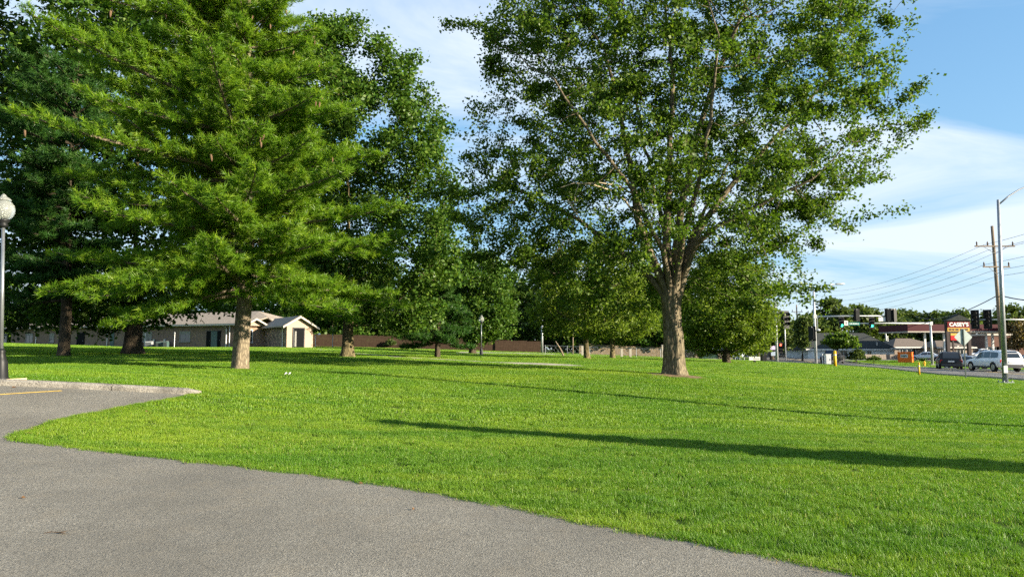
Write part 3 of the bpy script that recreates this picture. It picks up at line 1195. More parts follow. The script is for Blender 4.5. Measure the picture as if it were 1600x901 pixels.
broadleaf('oak_tree', 'tall dark oak with lit flared trunk behind the bright pine', 543, 40.0,
          [(30, 500, 520), (60, 470, 615), (100, 440, 640), (150, 410, 685), (220, 385, 705), (300, 370, 722), (380, 370, 730), (440, 400, 725), (475, 450, 705), (512, 515, 665)],
          41, M['bark_oak'], M['leaf_oak'], trunk_r=.30, fork=2.9, n_attr=1100, n_leaf=92000, leaf=.195, spread=.36, step=.5, lump=.5, flare=.75, sides=40)
broadleaf('oak_tree', 'massive tree with the widest flared trunk beside the long brick wall', 207, 38.0,
          [(-150, 150, 260), (-80, 90, 320), (0, 45, 350), (60, 55, 365), (120, 50, 380), (200, 40, 380), (300, 20, 380), (380, 40, 375), (440, 60, 360), (490, 70, 335), (516, 85, 225)],
          43, M['bark_dark'], M['leaf_oak'], trunk_r=.42, fork=3.1, n_attr=900, n_leaf=54000, leaf=.25, spread=.42, step=.5, lump=.42, flare=.8, sides=36)
broadleaf('shade_tree', 'dark leafy tree cut off by the left edge of the picture', -45, 41.0,
          [(-60, -120, 10), (20, -180, 25), (60, -200, 60), (120, -210, 85), (240, -220, 100), (380, -220, 95), (480, -180, 80), (515, -140, 60)],
          47, M['bark_dark'], M['leaf_dark'], trunk_r=.4, fork=2.8, n_attr=600, n_leaf=34000, leaf=.28, spread=.46, step=.55, lump=.4)
broadleaf('young_maple', 'mid-sized leafy maple with leaning pale trunk near the oval pad', 918, 50.0,
          [(372, 905, 945), (400, 860, 985), (440, 835, 1015), (480, 828, 1030), (508, 832, 1030), (526, 850, 1015)],
          53, M['bark_oak'], M['leaf_sunlit'], trunk_r=.18, fork=2.5, n_attr=600, n_leaf=34000, leaf=.165, spread=.26, step=.42, lump=.65, lean=-.08, flare=.7)
broadleaf('young_maple', 'slim tree with thin trunk just behind the leaning pale maple', 957, 60.0,
          [(430, 940, 985), (460, 905, 1020), (500, 890, 1040), (520, 895, 1035), (534, 920, 1010)],
          57, M['bark_oak'], M['leaf_sunlit'], trunk_r=.2, fork=1.9, n_attr=280, n_leaf=18000, leaf=.165, spread=.34, step=.5)
broadleaf('round_tree', 'dense low tree with foliage almost to the ground behind the large maple', 1135, 60.0,
          [(395, 1110, 1165), (425, 1075, 1195), (460, 1065, 1212), (500, 1062, 1215), (535, 1066, 1205), (554, 1075, 1195)],
          61, M['bark_dark'], M['leaf_sunlit'], trunk_r=.3, fork=1.0, n_attr=520, n_leaf=42000, leaf=.19, spread=.38, step=.45, lump=.35)
broadleaf('shade_tree', 'dark tree closing the gap between the oak and the large maple', 738, 76.0,
          [(392, 715, 750), (410, 695, 775), (435, 680, 795), (470, 675, 805), (505, 678, 805), (532, 692, 795)],
          67, M['bark_dark'], M['leaf_oak'], trunk_r=.35, fork=2.8, n_attr=620, n_leaf=34000, leaf=.26, spread=.46, step=.65, lump=.55)

# wood behind the fences, tree by tree
BACK = [(520, 112, 395, 80, 'behind the grey roofed house'), (610, 120, 410, 85, 'above the middle of the brown fence'), (700, 118, 432, 80, 'above the brown fence by the small pine'),
        (775, 124, 412, 75, 'above the right end of the brown fence'), (850, 116, 415, 80, 'behind the steel utility pole'), (935, 112, 430, 85, 'behind the leaning pale maple'),
        (1010, 112, 418, 75, 'behind the wire fence, left of the large trunk'), (1075, 118, 440, 80, 'behind the large maple trunk'), (1150, 122, 455, 70, 'behind the green box'),
        (440, 118, 400, 90, 'behind the stone faced entrance'), (330, 122, 415, 90, 'behind the ridge of the brick building'), (210, 125, 405, 100, 'behind the brick building beside the massive trunk'),
        (80, 122, 410, 100, 'behind the far wing of the brick building')]
for i, (px, Y, top, w, where) in enumerate(BACK):
    broadleaf('background_tree', 'dark background tree ' + where, px, float(Y),
              [(top, px - w * .25, px + w * .25), (top + 25, px - w * .65, px + w * .6), (top + 60, px - w, px + w), (505, px - w * 1.05, px + w), (532, px - w * .9, px + w * .85), (545, px - w * .6, px + w * .6)],
              100 + i, M['bark_dark'], M['leaf_dark'] if i % 3 else M['leaf_oak'], trunk_r=.3, fork=1.6, n_attr=300, n_leaf=12500, leaf=.52, spread=.6, step=.9, lump=.7, sides=10, group='trees behind the fences', twig_min=.03, tip=.02)

# the wood beyond them reads as one dark mass
rgw = np.random.default_rng(77)
nw_ = 30000
wx, wy = rgw.uniform(-150, 42, nw_), rgw.uniform(140, 165, nw_)
wt = np.array([7.5 + 3.0 * mnoise.noise(Vector((x * .06, 1.0, 0))) + 1.6 * mnoise.noise(Vector((x * .25, y * .2, 3))) for x, y in zip(wx, wy)])
wt *= np.clip((70 - wx) / 30, .45, 1)
wz = hz(wx, wy) + wt * rgw.uniform(0, 1, nw_) ** .7
wo = leaves('woodland', np.stack([wx, wy, wz], -1), 1.1, rgw, M['leaf_dark'], None, flat=.3)
tag(wo, 'dark far wood reading as one mass behind the fences', 'woodland', kind='stuff')

# far tree line over the houses
FAR = [(1206, 112, 492, 24), (1185, 150, 498, 26), (1262, 140, 490, 20), (1296, 150, 468, 30), (1345, 170, 478, 32), (1390, 180, 492, 32), (1425, 190, 486, 30), (1465, 185, 488, 34), (1500, 175, 482, 32),
       (1545, 190, 492, 34), (1580, 175, 478, 34), (1625, 180, 484, 34), (1230, 170, 502, 30), (1665, 170, 486, 36)]
FARL = ['left of the bright signal pole', 'at the end of the side street', 'behind the slim wooden pole', 'rising above the dark roofed house', 'above the middle of the dark roof', 'behind the first mast arm',
        'above the tan roofs', 'left of the peaked roadside sign', 'behind the peaked roadside sign', 'behind the hanging dark signals', 'right of the tall lamp pole', 'at the right edge above the store', 'far down the main road',
        'beyond the right edge over the store']
for i, ((px, Y, top, w), where) in enumerate(zip(FAR, FARL)):
    broadleaf('distant_tree', 'distant leafy tree ' + where, px, float(Y),
              [(top, px - w * .3, px + w * .3), (top + 9, px - w * .75, px + w * .75), (top + 25, px - w, px + w), (545, px - w, px + w), (556, px - w * .7, px + w * .7)],
              200 + i, M['bark_dark'], M['leaf_far'], trunk_r=.3, fork=1.4, n_attr=130, n_leaf=4500, leaf=.8, spread=.85, step=1.3, sides=8, group='trees of the far tree line', twig_min=.04, tip=.03)
broadleaf('street_tree', 'small umbrella shaped tree in front of the white walled house', 1309, 104.0,
          [(523, 1300, 1322), (529, 1287, 1336), (537, 1283, 1343), (544, 1290, 1336)], 301, M['bark_dark'], M['leaf_maple'], trunk_r=.12, fork=1.7, n_attr=160, n_leaf=5000, leaf=.3, spread=.3, step=.5, sides=10, tip=.02)
broadleaf('cone_shrub', 'dense cone shaped evergreen shrub beside the white walled house', 1338, 103.0,
          [(544, 1336, 1341), (551, 1331, 1346), (558, 1327, 1351), (563, 1325, 1352)], 303, M['bark_dark'], M['leaf_far'], trunk_r=.08, fork=.2, n_attr=120, n_leaf=4500, leaf=.22, spread=.2, step=.35, sides=8, cat='shrub')
broadleaf('vine_thicket', 'tangled leafy shrub around the slim wooden pole', 1254, 108.0,
          [(500, 1246, 1266), (520, 1243, 1268), (545, 1241, 1268), (560, 1240, 1266)], 305, M['bark_dark'], M['leaf_far'], trunk_r=.15, fork=.8, n_attr=160, n_leaf=5000, leaf=.36, spread=.5, step=.8, sides=8, cat='shrub')
broadleaf('street_tree', 'brownish leafed tree beside the store at the right edge', 1592, 112.0,
          [(502, 1580, 1606), (512, 1572, 1618), (530, 1570, 1622), (545, 1574, 1618)], 307, M['bark_dark'], M['leaf_red'], trunk_r=.15, fork=1.6, n_attr=160, n_leaf=5200, leaf=.32, spread=.42, step=.7, sides=8, tip=.02)
for i, (px, py, Y, hh, lab) in enumerate([(1450, 563, 100, 1.0, 'low rounded shrub beside the parked silver car'), (1365, 563, 101, .9, 'low yellowish shrub along the grey board fence'), (610, 551, 96, 1.1, 'rounded dark shrub at the foot of the brown fence')]):
    b_ = base(px, Y)
    broadleaf('low_shrub', lab, px, Y, [(0.1, .7, .7), (.5 * hh, .95, .95), (.85 * hh, .7, .7), (hh, .3, .3)], 320 + i, M['bark_dark'], M['leaf_far'], trunk_r=.05, fork=.15, n_attr=60, n_leaf=1800, leaf=.2, spread=.18,
              step=.3, sides=6, loc=b_, cat='shrub')
# slim evergreen outside the frame on the right: its long shadow lies across the lawn
tip_, mid_ = ground(565, 657), ground(1500, 722)
dvec = Vector((SUN_DIR.x, SUN_DIR.y, 0))
dist = (Vector((mid_.x, mid_.y, 0)) - Vector((tip_.x, tip_.y, 0))).length + 5.5
eb = Vector((tip_.x, tip_.y, 0)) + dvec * dist
eb.z = hz(eb.x, eb.y)
eh = math.tan(SUN_EL) * dist + tip_.z - eb.z
broadleaf('columnar_evergreen', 'slim columnar evergreen beside the driveway outside the right of the view', 0, 0, [(.1, .45, .45), (eh * .3, .54, .54), (eh * .6, .43, .43), (eh * .85, .25, .25), (eh, .04, .04)], 401,
          M['bark_dark'], M['leaf_dark'], trunk_r=.1, fork=.3, n_attr=700, n_leaf=26000, leaf=.15, spread=.09, step=.22, depth=1.0, sides=8, loc=eb, lump=.1)

# ------------------------------------------------------------------ mown grass
def inside(poly, x, y):
    P = np.array([(p[0], p[1]) for p in poly])
    c = np.zeros(len(x), bool)
    j = len(P) - 1
    for i in range(len(P)):
        xi, yi, xj, yj = P[i, 0], P[i, 1], P[j, 0], P[j, 1]
        cond = ((yi > y) != (yj > y)) & (x < (xj - xi) * (y - yi) / (yj - yi + 1e-12) + xi)
        c ^= cond
        j = i
    return c


def grass_mat():
    t = NT('grass_blade')
    w = t.world()
    oi = t.node('ShaderNodeObjectInfo')
    a = t.noise(w, 0.22, 5.0, 0.62)
    b = t.noise(w, 1.9, 5.0, 0.62)
    strk = t.noise(t.world((0.12, 1.3, 1.0)), 1.0, 3.0, 0.6)
    at = t.node('ShaderNodeAttribute', _attribute_name='v')
    c = t.ramp(at.outputs['Fac'], [(0.0, (0.052, 0.135, 0.007)), (0.45, (0.130, 0.270, 0.012)), (0.9, (0.235, 0.370, 0.020)), (1.0, (0.42, 0.36, 0.12))])
    c = t.mix(t.ramp(a, [(0.40, (0, 0, 0)), (0.62, (0.75, 0.75, 0.75))]), c, (0.270, 0.360, 0.026))
    c = t.mix(t.ramp(strk, [(0.45, (0, 0, 0)), (0.62, (0.75, 0.75, 0.75))]), c, (0.075, 0.190, 0.010))
    c = t.mix(t.ramp(b, [(0.52, (0, 0, 0)), (0.72, (0.7, 0.7, 0.7))]), c, (0.055, 0.155, 0.008))
    c = t.mix(t.ramp(oi.outputs['Random'], [(0.0, (0.0, 0.0, 0.0)), (1.0, (0.4, 0.4, 0.4))]), c, (0.105, 0.250, 0.011))
    dry = t.noise(w, 0.8, 5.0, 0.7)
    c = t.mix(t.ramp(dry, [(0.62, (0, 0, 0)), (0.74, (0.4, 0.4, 0.4))]), c, (0.30, 0.33, 0.06))
    d = t.node('ShaderNodeBsdfDiffuse', Color=c)
    tr = t.node('ShaderNodeBsdfTranslucent', Color=t.mix(1.0, c, (1.2, 1.25, 0.6), 'MULTIPLY'))
    m1 = t.node('ShaderNodeMixShader', Fac=0.38)
    t.l.new(d.outputs[0], m1.inputs[1])
    t.l.new(tr.outputs[0], m1.inputs[2])
    g = t.node('ShaderNodeBsdfGlossy', Roughness=0.5)
    m2 = t.node('ShaderNodeMixShader', Fac=0.03)
    t.l.new(m1.outputs[0], m2.inputs[1])
    t.l.new(g.outputs[0], m2.inputs[2])
    t.l.new(m2.outputs[0], t.out.inputs[0])
    return t.m


M['grass'] = grass_mat()


def clump(seed, r, n, h, w, segs):
    rg = np.random.default_rng(seed)
    q = np.sqrt(rg.uniform(0, 1, n)) * r
    a = rg.uniform(0, 6.283, n)
    p = np.stack([q * np.cos(a), q * np.sin(a), np.full(n, -0.01)], -1)
    az = rg.uniform(0, 6.283, n)
    lean = rg.uniform(0.1, 0.75, n)
    d = np.stack([np.cos(az), np.sin(az), np.zeros(n)], -1)
    sd = np.stack([-np.sin(az + rg.normal(0, .5, n)), np.cos(az), np.zeros(n)], -1)
    H = (h * rg.uniform(0.5, 1.15, n))[:, None]
    ww = (w * rg.uniform(.7, 1.2, n))[:, None]
    up = np.array([0, 0, 1.0])
    v0 = rg.uniform(0, .92, n)
    v0[rg.uniform(0, 1, n) < .018] = 1.0
    if segs == 1:
        t_ = p + up * H + d * H * lean[:, None]
        V = np.stack([p - sd * ww, p + sd * ww, t_], 1).reshape(-1, 3)
        F = np.arange(3 * n).reshape(n, 3)
        return np_mesh('grass_clump', V, F, v0)
    m_ = p + up * H * .6 + d * H * lean[:, None] * .35
    t_ = p + up * H * .93 + d * H * lean[:, None]
    V = np.stack([p - sd * ww, p + sd * ww, m_ + sd * ww * .8, m_ - sd * ww * .8, t_, t_], 1)
    V[:, 5] = t_ - sd * ww * .12
    V = V.reshape(-1, 3)
    o = np.arange(n)[:, None] * 6
    F = np.concatenate([o + np.array([[0, 1, 2, 3]]), o + np.array([[3, 2, 4, 5]])], 0)
    return np_mesh('grass_clump', V, F, np.concatenate([v0, v0]))


LOD = [(0, 13.5, 230, .085, 58, .062, .0024, 2), (13.5, 27, 60, .15, 80, .066, .0048, 2), (27, 55, 12, .34, 150, .072, .011, 1), (55, 135, 3.0, .72, 190, .085, .03, 1)]
rgq = np.random.default_rng(5)
px_, py_, pid = [], [], []
road_poly = near + farl[::-1]
polys = [list(edge2) + [(24, -16), (corner.x, -16)], list(wedge) + [k_end, kerb_b, kerb_a], [corner, (corner.x, -16), (-40, -16), kerb_c, k_end], road_poly, list(wk) + list(wkb)[::-1], ring,
         list(sd0) + list(sd1)[::-1], [(62, 86), (110, 90), (130, 150), (66, 150)], [(-20, 128), (20, 119), (39, 112), (38.5, 104), (20, 111), (-20, 120)], [(51, 111), (140, 116), (140, 126), (51, 121)]]
kn = Vector((-kd.y, kd.x, 0)) * .2
polys.append([kerb_a + kn, kerb_c + kn, kerb_c - kn, kerb_a - kn])
for li, (y0, y1, dens, r, n, h, w, sg) in enumerate(LOD):
    xm = y1 * .80 + 3
    N = int((y1 - y0) * 2 * xm * dens)
    X, Yy = rgq.uniform(-xm, xm, N), rgq.uniform(y0, y1, N)
    ok = (np.abs(X) < Yy * .80 + 2.5) & (Yy > 2)
    for p in polys:
        ok &= ~inside(p, X, Yy)
    if li > 1:   # the building stands here
        ok &= ~((X < -27) & (Yy > 83.5 + .364 * np.maximum(-31 - X, 0)))
    ok &= ~(((X - base(1053, 26).x) ** 2 + (Yy - 26) ** 2) < 0.95 ** 2)
    X, Yy = X[ok], Yy[ok]
    px_.append(X)
    py_.append(Yy)
    pid.append(np.where(rgq.uniform(0, 1, len(X)) < .5, li * 2, li * 2 + 1))
# a ragged fringe hangs over the driveway edge
eX, eY = [], []
for line, cnt in ((edge2, 2600), (wedge, 700)):
    P = interp_line(line, cnt)
    for k, p in enumerate(P):
        if p.y < 2.2 or abs(p.x) > 12:
            continue
        d_ = (P[min(k + 1, cnt - 1)] - P[max(k - 1, 0)]).normalized()
        nrm = Vector((-d_.y, d_.x, 0))
        s_ = .03 * rgq.normal() + .015 - .11 * max(0.0, mnoise.noise(Vector((p.x * 2.6, p.y * 2.6, 9))))
        eX.append(p.x + nrm.x * s_)
        eY.append(p.y + nrm.y * s_)
px_.append(np.array(eX))
py_.append(np.array(eY))
pid.append(np.where(rgq.uniform(0, 1, len(eX)) < .5, 0, 1))
for (tpx, tY, tr) in ((375, 23.0, .42), (543, 40.0, .6), (207, 38.0, .8), (98, 33.0, .5), (683, 45.0, .28), (918, 50.0, .38)):
    tb = base(tpx, tY)
    k_ = int(90 * tr / .4)
    aa, qq = rgq.uniform(0, 6.283, k_), tr * rgq.uniform(.95, 1.35, k_)
    px_.append(tb.x + qq * np.cos(aa))
    py_.append(tb.y + qq * np.sin(aa))
    pid.append(np.full(k_, 2))
gX, gY, gI = np.concatenate(px_), np.concatenate(py_), np.concatenate(pid)
tuftn = np.array([mnoise.noise(Vector((x * 2.3, y * 2.3, 0))) + .7 * mnoise.noise(Vector((x * 6.5, y * 6.5, 5))) for x, y in zip(gX, gY)])
keep = (tuftn > -.62 + .25 * rgq.uniform(-1, 1, len(gX))) | (gY > 40)
gX, gY, gI, tuftn = gX[keep], gY[keep], gI[keep], tuftn[keep]
gZ = hz(gX, gY)
gm = bpy.data.meshes.new('grass')
gm.vertices.add(len(gX))
gm.vertices.foreach_set('co', np.stack([gX, gY, gZ], -1).astype(np.float32).ravel())
for nm, ty, arr in (('gid', 'INT', gI.astype(np.int32)), ('grot', 'FLOAT', rgq.uniform(0, 6.283, len(gX)).astype(np.float32)), ('gscl', 'FLOAT', (rgq.uniform(.75, 1.2, len(gX)) * (1 + .35 * np.clip(tuftn, -1, 1))).astype(np.float32))):
    at_ = gm.attributes.new(nm, ty, 'POINT')
    at_.data.foreach_set('value', arr)
grass = link('grass', gm, M['grass'])
tag(grass, 'short mown green grass covering the lawn', 'grass', kind='stuff')
ng = bpy.data.node_groups.new('mown_grass', 'GeometryNodeTree')
ng.interface.new_socket('Geometry', in_out='INPUT', socket_type='NodeSocketGeometry')
ng.interface.new_socket('Geometry', in_out='OUTPUT', socket_type='NodeSocketGeometry')
gi, go = ng.nodes.new('NodeGroupInput'), ng.nodes.new('NodeGroupOutput')


def named(nm, ty):
    n = ng.nodes.new('GeometryNodeInputNamedAttribute')
    n.data_type = ty
    n.inputs[0].default_value = nm
    return n.outputs[0]


a_id, a_rot, a_scl = named('gid', 'INT'), named('grot', 'FLOAT'), named('gscl', 'FLOAT')
cx_ = ng.nodes.new('ShaderNodeCombineXYZ')
ng.links.new(a_rot, cx_.inputs[2])
jn = ng.nodes.new('GeometryNodeJoinGeometry')
for k in range(8):
    y0, y1, dens, r, n, h, w, sg = LOD[k // 2]
    co = bpy.data.objects.new('grass_clump', clump(900 + k, r, n, h, w, sg))
    co.data.materials.append(M['grass'])
    ob = ng.nodes.new('GeometryNodeObjectInfo')
    ob.inputs['Object'].default_value = co
    ob.inputs['As Instance'].default_value = True
    cp_ = ng.nodes.new('FunctionNodeCompare')
    cp_.data_type = 'INT'
    cp_.operation = 'EQUAL'
    ng.links.new(a_id, cp_.inputs[2])
    cp_.inputs[3].default_value = k
    io = ng.nodes.new('GeometryNodeInstanceOnPoints')
    ng.links.new(gi.outputs[0], io.inputs['Points'])
    ng.links.new(cp_.outputs[0], io.inputs['Selection'])
    ng.links.new(ob.outputs['Geometry'], io.inputs['Instance'])
    ng.links.new(cx_.outputs[0], io.inputs['Rotation'])
    ng.links.new(a_scl, io.inputs['Scale'])
    ng.links.new(io.outputs[0], jn.inputs[0])
ng.links.new(jn.outputs[0], go.inputs[0])
md = grass.modifiers.new('mown_grass', 'NODES')
md.node_group = ng

# straw and clippings along the mown edge
cl = []
for line, cnt in ((edge2, 900), (wedge, 420)):
    P = interp_line(line, cnt)
    for k, p in enumerate(P):
        if p.y < 2.2 or abs(p.x) > 12:
            continue
        d_ = (P[min(k + 1, cnt - 1)] - P[max(k - 1, 0)]).normalized()
        s_ = -abs(rgq.normal()) * .09 + .01
        cl.append((p.x - d_.y * s_, p.y + d_.x * s_))
cl = np.array(cl)
nc = len(cl)
cz = hz(cl[:, 0], cl[:, 1]) + .034
aa = rgq.uniform(0, 6.283, nc)
ll = rgq.uniform(.012, .05, nc)
dx_, dy_ = np.cos(aa) * ll, np.sin(aa) * ll
wx_, wy_ = -np.sin(aa) * .0035, np.cos(aa) * .0035
Vc = np.stack([np.stack([cl[:, 0] - dx_ - wx_, cl[:, 1] - dy_ - wy_, cz], -1), np.stack([cl[:, 0] + dx_ - wx_, cl[:, 1] + dy_ - wy_, cz + .006], -1),
               np.stack([cl[:, 0] + dx_ + wx_, cl[:, 1] + dy_ + wy_, cz + .006], -1), np.stack([cl[:, 0] - dx_ + wx_, cl[:, 1] - dy_ + wy_, cz], -1)], 1).reshape(-1, 3)
clo = link('clippings', np_mesh('clippings', Vc, np.arange(4 * nc).reshape(nc, 4)), plain('dry_clippings', (0.24, 0.19, 0.085), .9, var=.5, scale=30))
tag(clo, 'dry straw coloured clippings strewn along the mown edge', 'clippings', kind='stuff')
# ------------------------------------------------------------------ buildings
XF = [None]
WING = R(24)


def part(mb, name, mat, root, smooth=False):
    """a part given in world places"""
    o = root.location
    if XF[0] is not None:
        mb.v = [tuple(XF[0] @ Vector(v)) for v in mb.v]
    mb.v = [(x - o.x, y - o.y, z - o.z) for x, y, z in mb.v]
    return mb.build(name, mat, root, smooth)


def sub(mb, name, mat, parent, root, smooth=False):
    o = part(mb, name, mat, root, smooth)
    o.parent = parent
    return o


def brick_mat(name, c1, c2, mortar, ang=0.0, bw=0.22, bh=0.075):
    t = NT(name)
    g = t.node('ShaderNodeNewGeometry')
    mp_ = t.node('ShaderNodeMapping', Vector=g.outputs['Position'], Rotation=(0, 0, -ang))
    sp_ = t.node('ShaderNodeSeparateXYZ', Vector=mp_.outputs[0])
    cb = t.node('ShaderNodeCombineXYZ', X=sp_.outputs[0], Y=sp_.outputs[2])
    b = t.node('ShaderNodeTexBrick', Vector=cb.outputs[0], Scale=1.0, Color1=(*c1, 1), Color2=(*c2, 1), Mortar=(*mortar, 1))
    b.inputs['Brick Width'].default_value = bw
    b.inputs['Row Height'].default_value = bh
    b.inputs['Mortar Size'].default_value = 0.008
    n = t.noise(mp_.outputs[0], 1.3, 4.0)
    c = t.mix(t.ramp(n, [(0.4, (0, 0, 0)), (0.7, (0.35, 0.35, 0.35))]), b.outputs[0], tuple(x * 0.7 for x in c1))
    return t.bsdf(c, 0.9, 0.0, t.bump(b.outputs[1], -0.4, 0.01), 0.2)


def stone_mat():
    t = NT('rubble_stone')
    w = t.world((1.0, 1.0, 1.7))
    v = t.node('ShaderNodeTexVoronoi', Vector=w, Scale=3.4)
    e = t.node('ShaderNodeTexVoronoi', Vector=w, Scale=3.4, _feature='DISTANCE_TO_EDGE')
    c = t.ramp(v.outputs['Color'], [(0.1, (0.08, 0.06, 0.045)), (0.4, (0.22, 0.17, 0.12)), (0.7, (0.36, 0.28, 0.19)), (0.95, (0.16, 0.13, 0.11))])
    c = t.mix(t.ramp(e.outputs[0], [(0.02, (1, 1, 1)), (0.07, (0, 0, 0))]), c, (0.07, 0.06, 0.05))
    return t.bsdf(c, 0.95, 0.0, t.bump(e.outputs[0], 0.8, 0.05), 0.1)


def shingle_mat(name, col):
    t = NT(name)
    w = t.world()
    n = t.noise(w, 5.0, 4.0)
    g = t.node('ShaderNodeNewGeometry')
    sp_ = t.node('ShaderNodeSeparateXYZ', Vector=g.outputs['Position'])
    wv = t.node('ShaderNodeMath', _operation='FRACT')
    mu = t.node('ShaderNodeMath', _operation='MULTIPLY', i1=14.0)
    t.l.new(sp_.outputs[2], mu.inputs[0])
    t.l.new(mu.outputs[0], wv.inputs[0])
    c = t.ramp(n, [(0.3, tuple(x * 0.75 for x in col)), (0.7, tuple(x * 1.2 for x in col))])
    c = t.mix(t.ramp(wv.outputs[0], [(0.0, (0.4, 0.4, 0.4)), (0.2, (0, 0, 0))]), c, tuple(x * 0.55 for x in col))
    return t.bsdf(c, 0.95, 0.0, t.bump(wv.outputs[0], 0.5, 0.02), 0.1)


def siding_mat(name, col, pitch=0.13):
    t = NT(name)
    g = t.node('ShaderNodeNewGeometry')
    sp_ = t.node('ShaderNodeSeparateXYZ', Vector=g.outputs['Position'])
    mu = t.node('ShaderNodeMath', _operation='MULTIPLY', i1=1.0 / pitch)
    fr = t.node('ShaderNodeMath', _operation='FRACT')
    t.l.new(sp_.outputs[2], mu.inputs[0])
    t.l.new(mu.outputs[0], fr.inputs[0])
    n = t.noise(t.world(), 2.0, 3.0)
    c = t.ramp(n, [(0.3, tuple(x * 0.9 for x in col)), (0.7, col)])
    return t.bsdf(c, 0.75, 0.0, t.bump(fr.outputs[0], 0.35, 0.02), 0.3)


TH = R(35)
M['brick'] = brick_mat('shaded_brick', (0.155, 0.10, 0.07), (0.21, 0.145, 0.10), (0.2, 0.185, 0.16))  # brown brick with the shade on the long wing put into its colour
M['brick_d'] = brick_mat('lit_brick', (0.26, 0.15, 0.09), (0.34, 0.22, 0.14), (0.3, 0.27, 0.23), TH)  # same brick, painted lighter to stand for sun on the diagonal wall
M['stone'] = stone_mat()
M['siding'] = siding_mat('beige_siding', (0.42, 0.315, 0.225))
M['shingle'] = shingle_mat('grey_shingle', (0.28, 0.24, 0.195))
M['shingle_d'] = shingle_mat('charcoal_shingle', (0.045, 0.05, 0.048))
M['shingle_t'] = shingle_mat('tan_shingle', (0.17, 0.14, 0.115))
M['siding_w'] = siding_mat('white_siding', (0.78, 0.80, 0.78), 0.2)
M['tan_brick'] = brick_mat('tan_brick', (0.26, 0.20, 0.15), (0.31, 0.25, 0.19), (0.3, 0.28, 0.25))
M['door_dark'] = plain('dark_door_paint', (0.008, 0.009, 0.010), 0.8, spec=.05)
M['door_green'] = plain('teal_door_paint', (0.06, 0.10, 0.095), 0.55)
M['frame_grey'] = plain('grey_window_frame', (0.24, 0.24, 0.22), 0.6, var=0.06)
M['fascia'] = plain('cream_fascia', (0.45, 0.41, 0.34), 0.6, var=0.06)
M['blind'] = plain('window_blind', (0.20, 0.20, 0.18), 0.7)


def wall_seg(a, b, z0, z1, th=0.25):
    a, b = Vector(a), Vector(b)
    d = (b - a).normalized()
    n = Vector((-d.y, d.x)) * th
    return MB().prism([(a.x, a.y), (b.x, b.y), (b.x + n.x, b.y + n.y), (a.x + n.x, a.y + n.y)], z0, z1)


def window(root, a, d, w, h, z, frame, pane, n, name='window', bars=(1, 1), blind=0.0):
    """window in a wall: a = middle of its foot, d = along the wall, n = outward"""
    d, n = Vector((d[0], d[1], 0)), Vector((n[0], n[1], 0))
    Mx = Matrix(((d.x, n.x, 0, a[0]), (d.y, n.y, 0, a[1]), (0, 0, 1, z), (0, 0, 0, 1)))
    f = MB()
    t = 0.07
    f.box((-w / 2, 0.02, h / 2), (t, 0.09, h), M=Mx)
    f.box((w / 2, 0.02, h / 2), (t, 0.09, h), M=Mx)
    f.box((0, 0.02, h), (w + t, 0.10, t), M=Mx)
    f.box((0, 0.04, -0.02), (w + t + .08, 0.16, t), M=Mx)
    for i in range(1, bars[0] + 1):
        f.box((-w / 2 + w * i / (bars[0] + 1), 0.015, h / 2), (0.045, 0.06, h - .02), M=Mx)
    for i in range(1, bars[1] + 1):
        f.box((0, 0.012, h * i / (bars[1] + 1)), (w - .02, 0.05, 0.04), M=Mx)
    o = part(f, name, frame, root)
    g = MB().box((0, 0.012, h / 2), (w - .05, 0.02, h - .05), M=Mx)
    sub(g, 'pane', pane, o, root)
    if blind:
        g = MB().box((0, 0.026, h - blind / 2 - .04), (w - .08, 0.012, blind), M=Mx)
        sub(g, 'blind', M['blind'], o, root)
    return o


def roof_slab(mb, pts, th=0.14):
    n = len(pts)
    vs = [Vector(p) for p in pts] + [Vector(p) - Vector((0, 0, th)) for p in pts]
    fs = [tuple(range(n)), tuple(range(2 * n - 1, n - 1, -1))] + [(i, n + i, n + (i + 1) % n, (i + 1) % n) for i in range(n)]
    mb.add(vs, fs)


